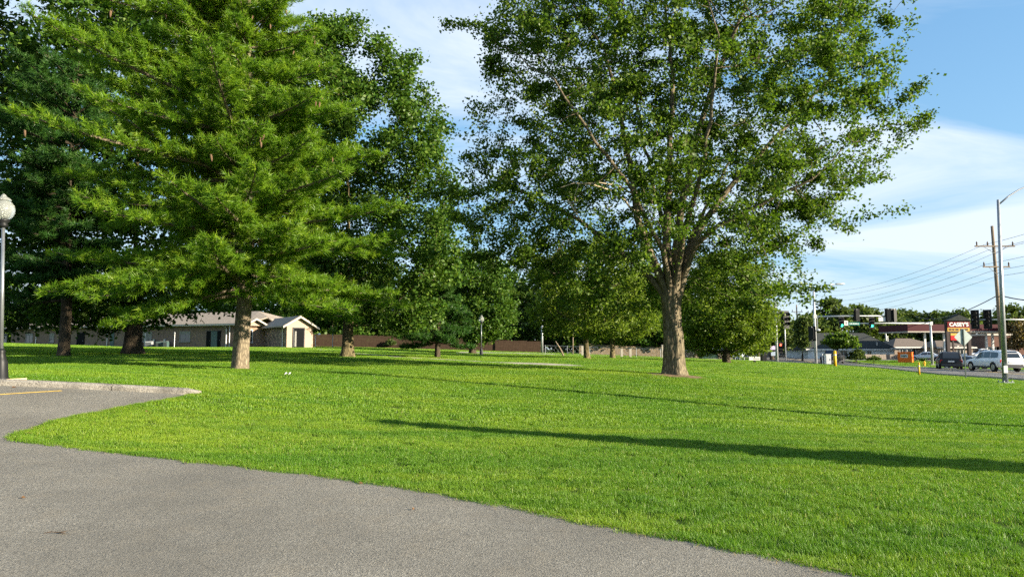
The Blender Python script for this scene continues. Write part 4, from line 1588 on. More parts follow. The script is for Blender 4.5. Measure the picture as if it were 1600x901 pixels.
def brick_building():
    zb = 1.72
    A = Vector((-24.9, 78.0))
    e1, e2 = Vector((math.cos(TH), math.sin(TH))), Vector((-math.sin(TH), math.cos(TH)))
    B = A + e1 * 2.75
    Cc = A + e2 * 8.5
    D = Cc - e1 * 2.3
    root = thing('brick_building', 'long low brick building with grey shingle roof and beige gabled entrance', 'building', (-50, 84, zb))
    ev, x0 = 4.68, -76.0
    y0 = D.y
    MR = Matrix.Translation((D.x, D.y, 0)) @ Matrix.Rotation(-WING, 4, 'Z') @ Matrix.Translation((-D.x, -D.y, 0))
    XF[0] = MR
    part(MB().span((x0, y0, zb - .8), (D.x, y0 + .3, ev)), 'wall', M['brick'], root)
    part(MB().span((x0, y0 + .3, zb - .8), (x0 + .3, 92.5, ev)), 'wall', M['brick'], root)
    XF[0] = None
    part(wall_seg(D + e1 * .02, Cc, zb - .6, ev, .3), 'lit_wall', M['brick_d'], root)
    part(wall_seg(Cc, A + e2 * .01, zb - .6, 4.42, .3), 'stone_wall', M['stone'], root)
    # beige gable end
    apex = A + e1 * 1.375
    g = MB()
    vs = []
    for off in (0, .3):
        for p, z in ((A, zb - .6), (B, zb - .6), (B, 4.42), (apex, 5.25), (A, 4.42)):
            q = p + e2 * off
            vs.append((q.x, q.y, z))
    g.add(vs, [(4, 3, 2, 1, 0), (5, 6, 7, 8, 9), (0, 1, 6, 5), (1, 2, 7, 6), (2, 3, 8, 7), (3, 4, 9, 8), (4, 0, 5, 9)])
    part(g, 'gable_wall', M['siding'], root)
    part(wall_seg(B + e2 * .3, B + e2 * 11, zb - .6, 4.42, -.3), 'side_wall', M['siding'], root)

    def P(p, z):
        return Vector((p.x, p.y, z))
    # roof of the entrance wing
    o1, o2 = .55, .45
    f0, f1 = apex - e2 * o2, apex + e2 * 11.5
    L0, L1 = A - e1 * o1 - e2 * o2, A - e1 * o1 + e2 * 11.5
    R0, R1 = B + e1 * (o1 + .25) - e2 * o2, B + e1 * (o1 + .25) + e2 * 11.5
    sl = .83 / 1.375
    r = MB()
    roof_slab(r, [P(f0, 5.42), P(f1, 5.42), P(L1, 5.42 - sl * (1.375 + o1)), P(L0, 5.42 - sl * (1.375 + o1))])
    roof_slab(r, [P(f0, 5.42), P(R0, 5.42 - sl * (1.375 + o1 + .25)), P(R1, 5.42 - sl * (1.375 + o1 + .25)), P(f1, 5.42)])
    rf = part(r, 'entrance_roof', M['shingle'], root)
    m = MB()
    for q, dd in ((L0, o1), (R0, o1 + .25)):
        a_, b_ = P(f0, 5.36), P(q, 5.36 - sl * (1.375 + dd))
        nrm = Vector((-e2.x, -e2.y, 0)) * .03
        m.add([a_ + nrm, b_ + nrm, b_ + nrm - Vector((0, 0, .2)), a_ + nrm - Vector((0, 0, .2))], [(0, 1, 2, 3)])
        m.add([a_, b_, b_ - Vector((0, 0, .2)), a_ - Vector((0, 0, .2))], [(3, 2, 1, 0)])
    sub(m, 'fascia', M['fascia'], rf, root)
    # main hipped roof
    ez, rz_, ya, yb, xr = 4.74, 6.45, y0 - .65, 93.2, D.x + 2.4
    ra, rb = Vector((x0 + 6.5, (ya + yb) / 2, rz_)), Vector((D.x - 2.2, (ya + yb) / 2, rz_))
    XF[0] = MR
    c0, c1, c2, c3 = Vector((x0 - .6, ya, ez)), Vector((xr, ya, ez)), Vector((xr, yb, ez)), Vector((x0 - .6, yb, ez))
    cut = Vector((D.x + .9, ya, ez))
    r = MB()
    dn = c1 + Vector((0, 3.2, 0))
    roof_slab(r, [c0, cut, Vector((D.x + 1.3, ya + 2.9, 5.55)), rb, ra])
    roof_slab(r, [rb, Vector((D.x + 1.3, ya + 2.9, 5.55)), dn, c2])
    roof_slab(r, [ra, rb, c2, c3])
    roof_slab(r, [c0, ra, c3])
    rf = part(r, 'roof', M['shingle'], root)
    sub(MB().span((x0 - .6, ya - .03, ez - .2), (D.x + .85, ya, ez - .02)), 'gutter', M['fascia'], rf, root)
    sub(MB().span((x0 - .5, ya, ez - .24), (D.x + .6, y0, ez - .19)), 'soffit', M['fascia'], rf, root)
    XF[0] = None
    # small porch gable over the lit brick
    mid = (D + Cc) / 2 - e1 * .1
    r = MB()
    hw = 1.35
    for s in (-1, 1):
        a0, a1 = mid - e2 * 1.0, mid + e2 * 4.0
        b0, b1 = a0 + e1 * s * hw, a1 + e1 * s * hw
        q = [P(a0, 5.30), P(a1, 5.30), P(b1, 4.52), P(b0, 4.52)]
        roof_slab(r, q if s < 0 else [q[0], q[3], q[2], q[1]], .12)
    pg = part(r, 'porch_roof', M['shingle'], root)
    m = MB()
    for s in (-1, 1):
        a0 = mid - e2 * 1.03
        b0 = a0 + e1 * s * (hw + .04)
        m.add([P(a0, 5.34), P(b0, 4.55), P(b0, 4.35), P(a0, 5.12)], [(0, 1, 2, 3)])
    sub(m, 'fascia', M['fascia'], pg, root)
    m = MB()
    a0, b0, c0_ = mid - e2 * .5, mid - e2 * .5 - e1 * hw * .9, mid - e2 * .5 + e1 * hw * .9
    m.add([P(a0, 5.2), P(b0, 4.45), P(c0_, 4.45)], [(0, 1, 2)])
    sub(m, 'gable_panel', M['siding'], pg, root)
    part(MB().tube([P(mid - e2 * .85 - e1 * 1.2, zb - .3), P(mid - e2 * .85 - e1 * 1.2, 4.45)], .06, 8), 'porch_post', M['white'], root)
    # openings
    XF[0] = MR

    def lx(px):
        u = (px - 800) / FPX * 1.0
        s_ = (D.x - u * D.y) / (math.cos(WING) + u * math.sin(WING))
        return D.x - s_

    nf, df = (0, -1), (1, 0)
    for px, py0, py1, w, bl in ((290.5, 517, 533, 1.75, .3), (232, 514, 533, 1.5, .8), (48, 519, 534, 1.5, .2), (83, 519, 534, .9, .6), (8, 520, 534, 1.4, .3)):
        p = Vector((lx(px), y0, zb + .85))
        window(root, (p.x, y0 - .01), df, w, 1.25, p.z + .02, M['frame_grey'], M['glass'], nf, bars=(1, 1), blind=bl)
    for px, w, mt in ((336, 1.0, 'door_green'), (343.5, .55, 'door_dark'), (327, .7, 'door_dark'), (128, 1.6, 'door_dark'), (177, .75, 'door_green')):
        p = Vector((lx(px), y0, zb))
        o = part(MB().span((p.x - w / 2, y0 - .05, zb - .3), (p.x + w / 2, y0 - .002, zb + 2.15)), 'door', M[mt], root)
        sub(MB().span((p.x - w / 2 - .07, y0 - .07, zb + 2.15), (p.x + w / 2 + .07, y0 - .001, zb + 2.23)), 'door_frame', M['trim'], o, root)
        sub(MB().lathe([(.03, 0), (.03, .06)], (p.x + w * .35, y0 - .09, zb + 1.0), 8), 'handle', M['galv'], o, root)
    XF[0] = None
    # entrance door in the gable
    mx = Matrix(((e1.x, -e2.x, 0, 0), (e1.y, -e2.y, 0, 0), (0, 0, 1, 0), (0, 0, 0, 1)))
    dc = A + e1 * 1.32
    mx.translation = Vector((dc.x, dc.y, zb))
    o = part(MB().box((0, .03, 1.0), (1.15, .06, 2.5), M=mx), 'door', M['door_dark'], root)
    sub(MB().box((-.36, .065, 1.1), (.2, .02, 1.7), M=mx), 'side_light', M['blind'], o, root)
    f = MB()
    f.box((-.62, .04, 1.05), (.1, .1, 2.6), M=mx)
    f.box((.62, .04, 1.05), (.1, .1, 2.6), M=mx)
    f.box((0, .04, 2.32), (1.34, .1, .1), M=mx)
    sub(f, 'door_frame', M['trim'], o, root)
    # narrow window in the lit brick
    mc = D + e1 * .55
    window(root, (mc.x, mc.y), e1, .6, 1.5, zb + .75, M['white'], M['glass'], -e2, bars=(0, 1))
    # downpipes
    XF[0] = MR
    for px, top in ((355.5, 507), (59, 506), (170, 508)):
        p = Vector((lx(px), y0, zb))
        part(MB().tube([(p.x - .5, y0 - .5, ez - .15), (p.x - .3, y0 - .35, ez - .25), (p.x, y0 - .1, ez - .55), (p.x, y0 - .1, zb - .2)], .055, 7), 'downpipe', M['white'], root)
    XF[0] = None
    q = A + e2 * 1.2 - e1 * .1
    part(MB().tube([P(q - e1 * .3, 4.3), P(q, 4.0), P(q, zb - .2)], .055, 7), 'downpipe', M['white'], root)
    XF[0] = MR
    # white lines of the carport post
    for px in (231.5, 362.5):
        p = Vector((lx(px), y0, zb))
        part(MB().tube([(p.x, y0 - .3, zb - .4), (p.x, y0 - .3, ez - .1)], .045, 7), 'porch_post', M['white'], root)
    # wall vents and meter boxes
    for px, py in ((260, 530), (243, 529)):
        p = Vector((lx(px), y0, zb + 1.0))
        part(MB().box((p.x, y0 - .08, p.z), (.28, .16, .42)), 'meter_box', M['galv'], root)
    XF[0] = None
    return root


brick_building()


def cooling_unit(px, Y, w, h, label, mat):
    u_ = (px - 800) / FPX
    s_ = (-31.66 - u_ * Y) / (math.cos(WING) + u_ * math.sin(WING))
    b = Vector((-31.66 - s_ * math.cos(WING), Y + s_ * math.sin(WING), 0))
    b.z = hz(b.x, b.y)
    r = thing('cooling_unit', label, 'cooling unit', b, group='cooling units along the brick wall')
    MB().span((-w / 2, -.4, -.1), (w / 2, .4, h)).build('cabinet', mat, r)
    m = MB()
    for k in range(7):
        m.span((-w / 2 + .05, -.43, .1 + k * (h - .2) / 7), (w / 2 - .05, -.402, .1 + k * (h - .2) / 7 + .05))
    m.build('louvres', M['trim'], r)
    MB().lathe([(min(w, .8) * .42, h), (min(w, .8) * .4, h + .06), (.05, h + .08)], n=14).build('fan_guard', M['trim'], r)


M['unit_green'] = plain('green_unit_paint', (0.085, 0.13, 0.12), 0.5)
cooling_unit(236, 82.6, .8, .8, 'pale grey cooling unit beside the massive tree trunk', M['alum'])
cooling_unit(254, 82.6, 1.0, .78, 'greenish cooling unit below the meter boxes', M['unit_green'])
cooling_unit(262, 82.6, .5, .85, 'narrow teal cooling unit next to the white pipe post', M['door_green'])

# pipe post lamp by the wall, path lamps by the entrance
r = thing('pipe_post', 'thin white pipe post in front of the brick wall', 'post', base(271.5, 86.0))
MB().tube([(0, 0, -.1), (0, 0, 1.75)], .04, 8).build('pipe', M['white'], r)
MB().lathe([(.05, 1.7), (.09, 1.75), (.09, 1.9), (.03, 1.95)], n=8).build('cap', M['alum'], r)
r = thing('path_lamp', 'small bent arm path lamp at the right of the entrance', 'lamp', base(492, 84.0))
MB().tube([(0, 0, -.1), (0, 0, 1.5)], .045, 8).build('post', M['white'], r)
MB().tube([(0, 0, 1.45), (.2, 0, 1.62), (.42, 0, 1.62)], .035, 6).build('arm', M['black'], r)
MB().lathe([(.05, 1.72), (.19, 1.6), (.18, 1.52), (.05, 1.5)], (.45, 0, 0), 10).build('lamp_head', M['white'], r)
r = thing('sapling_stake', 'slim grey post with a tuft of leaves left of the oak', 'post', base(519, 86.0))
MB().tube([(0, 0, -.1), (0, 0, 1.9)], .05, 8).build('post', M['galv'], r)
rgs = np.random.default_rng(4)
tag(leaves('leaf_tuft', rgs.normal(0, .25, (160, 3)) + np.array([.1, 0, 2.1]), .22, rgs, M['leaf_maple'], r), kind='stuff')

# ------------------------------------------------------------------ generic houses
def house(name, label, X0, X1, Y0, Y1, z0, ez, rz, wall, roof, wins=(), hip=3.0, over=.5, garage=None, group=None):
    root = thing(name, label, 'house', ((X0 + X1) / 2, Y0, z0), group=group)
    part(MB().span((X0, Y0, z0 - .5), (X1, Y0 + .25, ez)), 'front_wall', wall, root)
    part(MB().span((X0, Y0 + .25, z0 - .5), (X0 + .25, Y1, ez)), 'side_wall', wall, root)
    part(MB().span((X1 - .25, Y0 + .25, z0 - .5), (X1, Y1, ez)), 'side_wall', wall, root)
    part(MB().span((X0 + .25, Y1 - .25, z0 - .5), (X1 - .25, Y1, ez)), 'back_wall', wall, root)
    ym = (Y0 + Y1) / 2
    a, b, c, d = Vector((X0 - over, Y0 - over, ez)), Vector((X1 + over, Y0 - over, ez)), Vector((X1 + over, Y1 + over, ez)), Vector((X0 - over, Y1 + over, ez))
    p, q = Vector((X0 - over + hip, ym, rz)), Vector((X1 + over - hip, ym, rz))
    r = MB()
    roof_slab(r, [a, b, q, p])
    roof_slab(r, [b, c, q])
    roof_slab(r, [q, c, d, p])
    roof_slab(r, [d, a, p])
    ro = part(r, 'roof', roof, root)
    sub(MB().span((X0 - over, Y0 - over - .03, ez - .2), (X1 + over, Y0 - over, ez - .01)), 'fascia', M['white'], ro, root)
    for (x, w, h, zz_) in wins:
        window(root, (x, Y0 - .01), (1, 0), w, h, zz_, M['white'], M['glass'], (0, -1), bars=(1, 0))
    return root, ro


def X(px, Y):
    return pt(px, 550, Y).x


hr, ro = house('bungalow', 'low white walled house with a wide charcoal hip roof', X(1262, 124), X(1397, 124), 124, 134, -.3, 1.72, 4.62, M['siding_w'], M['shingle_d'],
               [(X(1318, 124), 1.3, 1.0, .4), (X(1358, 124), .8, 1.0, .4)], hip=3.2)
for px, py in ((1384, 522), (1386.5, 525.5), (1370, 534.5)):
    p = pt(px, py + 2, 126.5 if py < 530 else 124.8)
    sub(MB().tube([(p.x, p.y, p.z - .9), (p.x, p.y, p.z + .35)], .12, 8), 'roof_vent', M['alum'], ro, hr)
p = pt(1404, 545, 123)
sub(MB().span((X(1395, 123), 120.5, 1.72), (X(1410, 123), 124, 1.86)), 'porch_roof', M['white'], ro, hr)
part(MB().tube([(p.x, 120.8, -.5), (p.x, 120.8, 1.75)], .14, 8), 'porch_post', M['white'], hr)
hr, ro = house('bungalow', 'tan brick house with brown roof behind the orange container', X(1398, 132), X(1472, 132), 132, 142, -.3, 2.1, 3.75, M['tan_brick'], M['shingle_t'],
               [(X(1410, 132), 1.0, 1.1, .6), (X(1424, 132), 1.6, 1.2, .5), (X(1450, 132), 1.4, 1.2, .5)], hip=3.5)
hr, ro = house('bungalow', 'second tan brick house partly hidden by the black sign posts', X(1466, 128), X(1520, 128), 128, 138, -.3, 2.05, 3.3, M['tan_brick'], M['shingle_t'],
               [(X(1473, 128), .9, 1.1, .5), (X(1500, 128), 1.2, 1.1, .5)], hip=3.0)
hr, ro = house('grey_house', 'dim house with dark roof far down the side street', X(1212, 150), X(1250, 150), 150, 160, -.3, 1.9, 4.9, M['tan_brick'], M['shingle_d'],
               [(X(1222, 150), 1.2, 1.1, .4)], hip=2.0)
hr, ro = house('grey_house', 'house with pale grey roof showing over the brown fence', X(500, 125), X(640, 125), 125, 134, 1.0, 2.9, 4.9, M['siding_w'], M['shingle'],
               [(X(560, 125), 1.4, 1.0, 1.6)], hip=2.5)

# ------------------------------------------------------------------ petrol station
M['maroon'] = plain('maroon_fascia', (0.052, 0.006, 0.010), 0.7, var=.1)
M['brick_s'] = brick_mat('store_brick', (0.12, 0.055, 0.04), (0.16, 0.075, 0.05), (0.12, 0.1, 0.09))
Yc = 114.0
r = thing('pump_canopy', 'wide dark red canopy over the petrol pumps', 'canopy', (X(1500, Yc), Yc, hz(X(1500, Yc), Yc)))
xa, xb = X(1420, Yc), X(1660, Yc)
z1, z0 = pt(1450, 506.5, Yc).z, pt(1450, 517.2, Yc).z
part(MB().span((xa, Yc, z0), (xb, Yc + 9, z1)), 'fascia', M['maroon'], r)
part(MB().span((xa - .03, Yc - .04, z0 - .16), (xb, Yc + 9.03, z0 - .003)), 'soffit_edge', M['fascia'], r)
for px in (1446, 1476, 1542, 1552, 1620):
    for dy in (1.5, 7.0):
        if px in (1476,) and dy > 2:
            continue
        x_ = X(px, Yc + dy)
        part(MB().span((x_ - .14, Yc + dy - .14, hz(x_, Yc) - .3), (x_ + .14, Yc + dy + .14, z0 - .16)), 'column', M['white'], r)
r = thing('store_building', 'dark brick store with flat roof behind the pump canopy', 'building', (X(1590, 130), 130, hz(X(1590, 130), 130)))
xa, xb, zt = X(1543, 130), X(1680, 130), pt(1590, 524, 130).z
part(MB().span((xa, 130, -.6), (xb, 140, zt)), 'wall', M['brick_s'], r)
part(MB().span((xa - .2, 129.8, zt), (xb, 140.2, zt + .35)), 'parapet', M['fascia'], r)
for px in (1552, 1566):
    window(r, (X(px, 130), 129.98), (1, 0), 2.2, 1.6, .5, M['trim'], M['glass'], (0, -1), bars=(1, 0))
part(MB().span((X(1520, 131), 131, -.5), (xa - .02, 139, pt(1530, 545, 131).z)), 'side_annexe', M['tan_brick'], r)
part(MB().tube([(X(1557, 118), 128.6, -.4), (X(1557, 118), 128.6, 2.3)], .45, 14), 'white_tank', M['white'], r)


def text_obj(body, size, loc, mat, parent, name='lettering', extrude=.02, offset=0.0, width=None):
    cu = bpy.data.curves.new(name, 'FONT')
    cu.body = body
    cu.size = size
    cu.align_x, cu.align_y = 'CENTER', 'CENTER'
    cu.extrude = extrude
    cu.offset = offset
    tmp = bpy.data.objects.new('tmp', cu)
    C.objects.link(tmp)
    bpy.context.view_layer.update()
    me = bpy.data.meshes.new_from_object(tmp.evaluated_get(bpy.context.evaluated_depsgraph_get()))
    me.materials.clear()
    me.materials.append(mat)
    bpy.data.objects.remove(tmp)
    o = bpy.data.objects.new(name, me)
    C.objects.link(o)
    xs = [v.co.x for v in me.vertices]
    o.parent = parent
    o.location = loc
    o.rotation_euler = (math.pi / 2, 0, 0)
    if width:
        o.scale = (width / max(max(xs) - min(xs), .01), 1, 1)
    return o


M['sign_red'] = plain('sign_red', (0.17, 0.008, 0.012), 0.4, var=.05)
M['sign_dark'] = plain('sign_frame_dark', (0.035, 0.022, 0.022), 0.6)
M['sign_yellow'] = plain('sign_yellow', (0.52, 0.32, 0.06), 0.45, var=.05)
M['price_red'] = plain('price_panel_red', (0.42, 0.010, 0.014), 0.4, var=.05)
Ys = 92.0
sb = base(1496, Ys)
r = thing('roadside_sign', 'red store sign with white lettering under a small peaked roof', 'sign', sb)


def sg(px0, px1, py0, py1, y0, y1, name, mat, parent=None):
    a, b = pt(px0, py0, Ys), pt(px1, py1, Ys)
    m = MB().span((a.x, Ys + y0, b.z), (b.x, Ys + y1, a.z))
    return part(m, name, mat, r) if parent is None else sub(m, name, mat, parent, r)


fr = sg(1477.5, 1516.5, 500.8, 518.5, -.05, .35, 'sign_frame', M['sign_dark'])
pan = sg(1479.5, 1514.2, 502.6, 511.6, -.12, -.052, 'name_panel', M['sign_red'])
yel = sg(1479.5, 1514.2, 511.9, 517.4, -.12, -.052, 'lower_panel', M['sign_yellow'])
c_ = pt(1497, 507.0, Ys)
text_obj("CASEY'S", .66, (c_.x - sb.x, -.15, c_.z - sb.z), M['white'], pan, extrude=.015, offset=.022, width=2.5)
for (u0, u1) in ((1481.5, 1486), (1487, 1490.5), (1492, 1497), (1499, 1503), (1506, 1511.5)):
    sg(u0, u1, 513.3, 516, -.135, -.121, 'dark_mark', M['sign_dark'], yel)
a, b, t_ = pt(1476.0, 500.8, Ys), pt(1518, 500.8, Ys), pt(1497, 491.5, Ys)
m = MB()
m.add([(a.x, Ys - .25, a.z), (b.x, Ys - .25, a.z), (t_.x, Ys - .25, t_.z), (a.x, Ys + .55, a.z), (b.x, Ys + .55, a.z), (t_.x, Ys + .55, t_.z)],
      [(0, 1, 2), (5, 4, 3), (0, 3, 4, 1), (1, 4, 5, 2), (2, 5, 3, 0)])
part(m, 'peaked_roof', M['shingle_d'], r)
for pxp in (1480.5, 1513.5):
    a = pt(pxp, 518, Ys)
    part(MB().span((a.x - .19, Ys - .1, sb.z - .4), (a.x + .19, Ys + .28, a.z + .1)), 'post', M['sign_dark'], r)
pp = sg(1485, 1500, 520.3, 524.0, -.05, .1, 'price_panel', M['sign_yellow'])
sg(1485, 1500, 524.2, 531.5, -.05, .1, 'price_panel', M['price_red'])
a = pt(1489, 531, Ys)
part(MB().span((a.x - .1, Ys - .05, sb.z - .4), (a.x + .1, Ys + .1, a.z)), 'post', M['sign_dark'], r)

# ------------------------------------------------------------------ fences
M['fence_brown'] = plain('shaded_fence_board', (0.034, 0.023, 0.016), 0.9, var=.25, scale=3, spec=.03)  # brown boards, colour darkened to stand for tree shade on the fence
M['fence_grey'] = plain('weathered_grey_board', (0.21, 0.18, 0.15), 0.9, var=.25, scale=3)
M['fence_tan'] = plain('tan_fence_board', (0.17, 0.135, 0.09), 0.9, var=.2, scale=3)


def board_fence(name, label, A, B, h, mat, plen=2.44, group=None):
    A, B = Vector((A[0], A[1], 0)), Vector((B[0], B[1], 0))
    L = (B - A).length
    n = max(1, round(L / plen))
    d = (B - A) / n
    pl = d.length
    ang_ = math.atan2(d.y, d.x)
    root = thing(name, label, 'fence', (A.x, A.y, hz(A.x, A.y)), group=group)
    pm = MB()
    rg = random.Random(len(label))
    nb = max(4, int(pl / .15))
    for k in range(nb):
        w = pl / nb
        hh = h + rg.uniform(-.02, .02)
        pm.box(((k + .5) * w, rg.uniform(-.006, .006), hh / 2 - .1), (w - .014, .022, hh + .2))
    pm.span((0, .03, .3), (pl, .07, .39))
    pm.span((0, .03, h - .42), (pl, .07, h - .33))
    me = pm.mesh('panel')
    me.materials.append(mat)
    po = MB().span((-.05, .02, -.3), (.05, .12, h + .03)).mesh('post')
    po.materials.append(mat)
    for i in range(n + 1):
        p = A + d * i
        q = A + d * min(i + 1, n)
        z = hz(p.x, p.y) - root.location.z
        o = link('post', po, None, root)
        o.location = (p.x - A.x, p.y - A.y, z)
        o.rotation_euler = (0, 0, ang_)
        if i < n:
            z2 = hz(q.x, q.y) - root.location.z
            o = link('panel', me, None, root)
            o.location = (p.x - A.x, p.y - A.y, min(z, z2))
            o.rotation_euler = (0, 0, ang_ + rg.uniform(-.01, .01))
    return root


def bp(px, Y):
    p = base(px, Y)
    return (p.x, p.y)


board_fence('board_fence', 'long dark brown board fence behind the lawn', bp(486, 93), bp(846, 106), 1.72, M['fence_brown'])
board_fence('board_fence', 'tan board fence seen beyond the wire fence', bp(905, 108), bp(1098, 110), 1.6, M['fence_tan'])
board_fence('board_fence', 'weathered grey board fence beside the white walled house', bp(1352, 117), bp(1404, 118), .85, M['fence_grey'])
board_fence('board_fence', 'low weathered board fence left of the black van', bp(1440, 117), bp(1474, 118), 1.1, M['fence_grey'])


def wire_fence(label, A, B, h, span, group=None, step=.28, wr=.006):
    A, B = Vector((A[0], A[1], 0)), Vector((B[0], B[1], 0))
    L = (B - A).length
    n = max(1, round(L / span))
    d = (B - A) / n
    root = thing('wire_fence', label, 'fence', (A.x, A.y, hz(A.x, A.y)), group=group)
    z = lambda p: hz(p.x, p.y) - root.location.z
    loc = lambda p, zz_: Vector((p.x - A.x, p.y - A.y, zz_))
    pm = MB().tube([(0, 0, -.3), (0, 0, h + .05)], .035, 7).mesh('post')
    pm.materials.append(M['galv'])
    for i in range(n + 1):
        p = A + d * i
        o = link('post', pm, None, root)
        o.location = loc(p, z(p))
    m = MB()
    P = [A + d * i for i in range(n + 1)]
    m.tube([loc(p, z(p) + h) for p in P], .022, 5)
    m.build('top_rail', M['galv'], root)
    m = MB()
    k = int(L / step)
    u = (B - A) / k
    nr = int(h / step)
    for i in range(k):
        for j in range(nr):
            p, q = A + u * i, A + u * (i + 1)
            s = (i + j) % 2
            m.tube([loc(p, z(p) + h * (j + s) / nr), loc(q, z(q) + h * (j + 1 - s) / nr)], wr, 3, cap=False)
    tag(m.build('wire_mesh', M['galv'], root), kind='stuff')
    return root


wire_fence('sagging wire fence running left of the large maple trunk', bp(852, 92), bp(1032, 87), 1.15, 3.0)
wire_fence('short wire fence between the large trunk and the green box', bp(1064, 88), bp(1094, 86), 1.1, 2.4)
wire_fence('bright wire fence of the plot right of the green box', bp(1128, 80), bp(1163, 78), 1.0, .55, step=.2, wr=.009)
M['post_pale'] = plain('pale_concrete_post', (0.36, 0.33, 0.27), 0.9, var=.2)
for px, Y, w, h, lab in ((971.5, 84, .27, .95, 'short pale square post, left one of a pair by the wire fence'), (985, 84, .27, .98, 'short pale square post, right one of a pair by the wire fence'),
                         (1036, 82, .3, 1.5, 'tall tan square post half hidden by the large maple trunk'), (910, 90, .25, 1.2, 'tan gate post beside the leaning pale maple')):
    b = base(px, Y)
    r = thing('square_post', lab, 'post', b)
    MB().span((-w / 2, -w / 2, -.2), (w / 2, w / 2, h)).build('shaft', M['post_pale'], r)
    MB().prism([(-w * .58, -w * .58), (w * .58, -w * .58), (w * .58, w * .58), (-w * .58, w * .58)], h + .002, h + .06).build('cap', M['conc'], r)
# ------------------------------------------------------------------ globe lamps
def globe_mat():
    t = NT('frosted_globe')
    return t.bsdf((0.55, 0.58, 0.54), 0.22, 0.0, None, 0.6, Transmission__Weight=0.7, IOR=1.15)


M['globe'] = globe_mat()


def globe_lamp(label, b, H, footing=True):
    r = thing('globe_lamp', label, 'lamp post', b, group='globe lamps on the lawn')
    MB().lathe([(.17, -.05), (.17, .06), (.14, .10), (.13, .42), (.10, .50), (.075, .62), (.085, .66), (.06, .72)], n=16).build('pole_base', M['black'], r, True)
    MB().tube([(0, 0, .7), (0, 0, H - .72)], [.042, .034], 12).build('pole', M['pole_grey'], r, True)
    MB().lathe([(.045, H - .74), (.10, H - .68), (.07, H - .64), (.12, H - .60), (.13, H - .555)], n=16).build('collar', M['black'], r, True)
    g = [(.095, H - .56), (.168, H - .50), (.208, H - .42), (.22, H - .34), (.208, H - .25), (.16, H - .17), (.115, H - .135)]
    gl = MB().lathe(g, n=24).build('globe', M['globe'], r, True)
    MB().lathe([(.135, H - .14), (.15, H - .11), (.10, H - .06), (.05, H - .03), (.055, H - .01), (.012, H + .03)], n=16).build('finial', M['globe'], gl, True)
    if footing:
        MB().prism([(-.34, -.34), (.34, -.34), (.34, .34), (-.34, .34)], -.3, .055).build('footing', M['footing'], r)
    return r


M['pole_grey'] = plain('satin_grey_pole', (0.22, 0.24, 0.25), 0.35, 0.6)
M['footing'] = plain('sandy_concrete', (0.46, 0.36, 0.22), 0.9, var=.15)
lb = ground(1, 596)
H_ = pt(6, 304.5, lb.y).z - lb.z
globe_lamp('black based lamp post with clear globe at the left edge by the kerb', lb, H_).rotation_euler.y = -.045
lb = base(752, 60.0)
globe_lamp('distant slim lamp post with white globe in front of the brown fence', lb, pt(752, 492.5, 60.0).z - lb.z)

# ------------------------------------------------------------------ road lamps
def road_lamp(label, b, H, top_dx, arm, group='tall road lamps'):
    r = thing('road_lamp', label, 'street lamp', b, group=group)
    t = Vector((top_dx, 0, H))
    MB().tube([(0, 0, .05), t], [.125, .062], 12).build('pole', M['galv'], r, True)
    bp_ = MB().span((-.26, -.26, .0), (.26, .26, .06))
    o = bp_.build('base_plate', M['galv'], r)
    for sx in (-1, 1):
        for sy in (-1, 1):
            MB().lathe([(.035, .06), (.035, .13), (.01, .14)], (sx * .2, sy * .2, 0), 6).build('bolt', M['galv'], o)
    MB().lathe([(.42, -.5), (.42, -.01)], n=18).build('footing', M['conc'], r)
    MB().span((-.145, -.16, .5), (.05, -.10, .85)).build('hand_hole', M['alum'], r)
    a = [t + Vector((0, 0, -.25)) + Vector((x * arm, 0, z)) for x, z in ((0, 0), (.25, .42), (.5, .75), (.75, .98), (1, 1.05))]
    MB().tube(a, [.045, .04, .035, .03, .03], 8).build('arm', M['galv'], r, True)
    h = a[-1]
    MB().tube([h, h + Vector((.15, 0, .02)), h + Vector((.6, 0, 0)), h + Vector((.72, 0, -.02))], [.06, .14, .15, .04], 10).build('lamp_head', M['alum'], r, True)
    return r


b = ground(1571, 598.5)
t_ = pt(1559.5, 312, b.y)
road_lamp('tall grey road lamp with curved arm beside the road on the right', b, t_.z - b.z, t_.x - b.x, 2.1)
p = ground(1598, 668)
b = Vector((p.x, p.y, 0)) + dvec * 12.5
b.z = hz(b.x, b.y)
utility_pole_later = b

# ------------------------------------------------------------------ utility poles and wires
wires = []


def utility_pole(label, b, top, arms, rad=.17, trans=False, mat=None):
    r = thing('utility_pole', label, 'utility pole', b)
    t = Vector(top) - b
    MB().tube([(0, 0, -.3), t * .5, t], [rad, rad * .82, rad * .62], 12).build('pole', mat or M['wood_pole'], r, True)
    for z, w, ins in arms:
        c = t * (z / t.z)
        o = MB().span((c.x - w / 2, c.y - .22, z - .06), (c.x + w / 2, c.y - .12, z + .06)).build('crossarm', M['wood_pole'], r)
        for x in ins:
            MB().lathe([(.04, 0), (.085, .06), (.05, .16), (.085, .24), (.05, .34), (.03, .42)], (c.x + x, c.y - .17, z + .06), 8).build('insulator', M['ins'], o)
            wires.append((label, b + Vector((c.x + x, c.y - .17, z + .48))))
        for s in (-1, 1):
            MB().tube([(c.x + s * w * .28, c.y - .2, z - .06), (c.x, c.y - .17, z - .75)], .025, 4).build('brace', M['galv'], o)
    return r


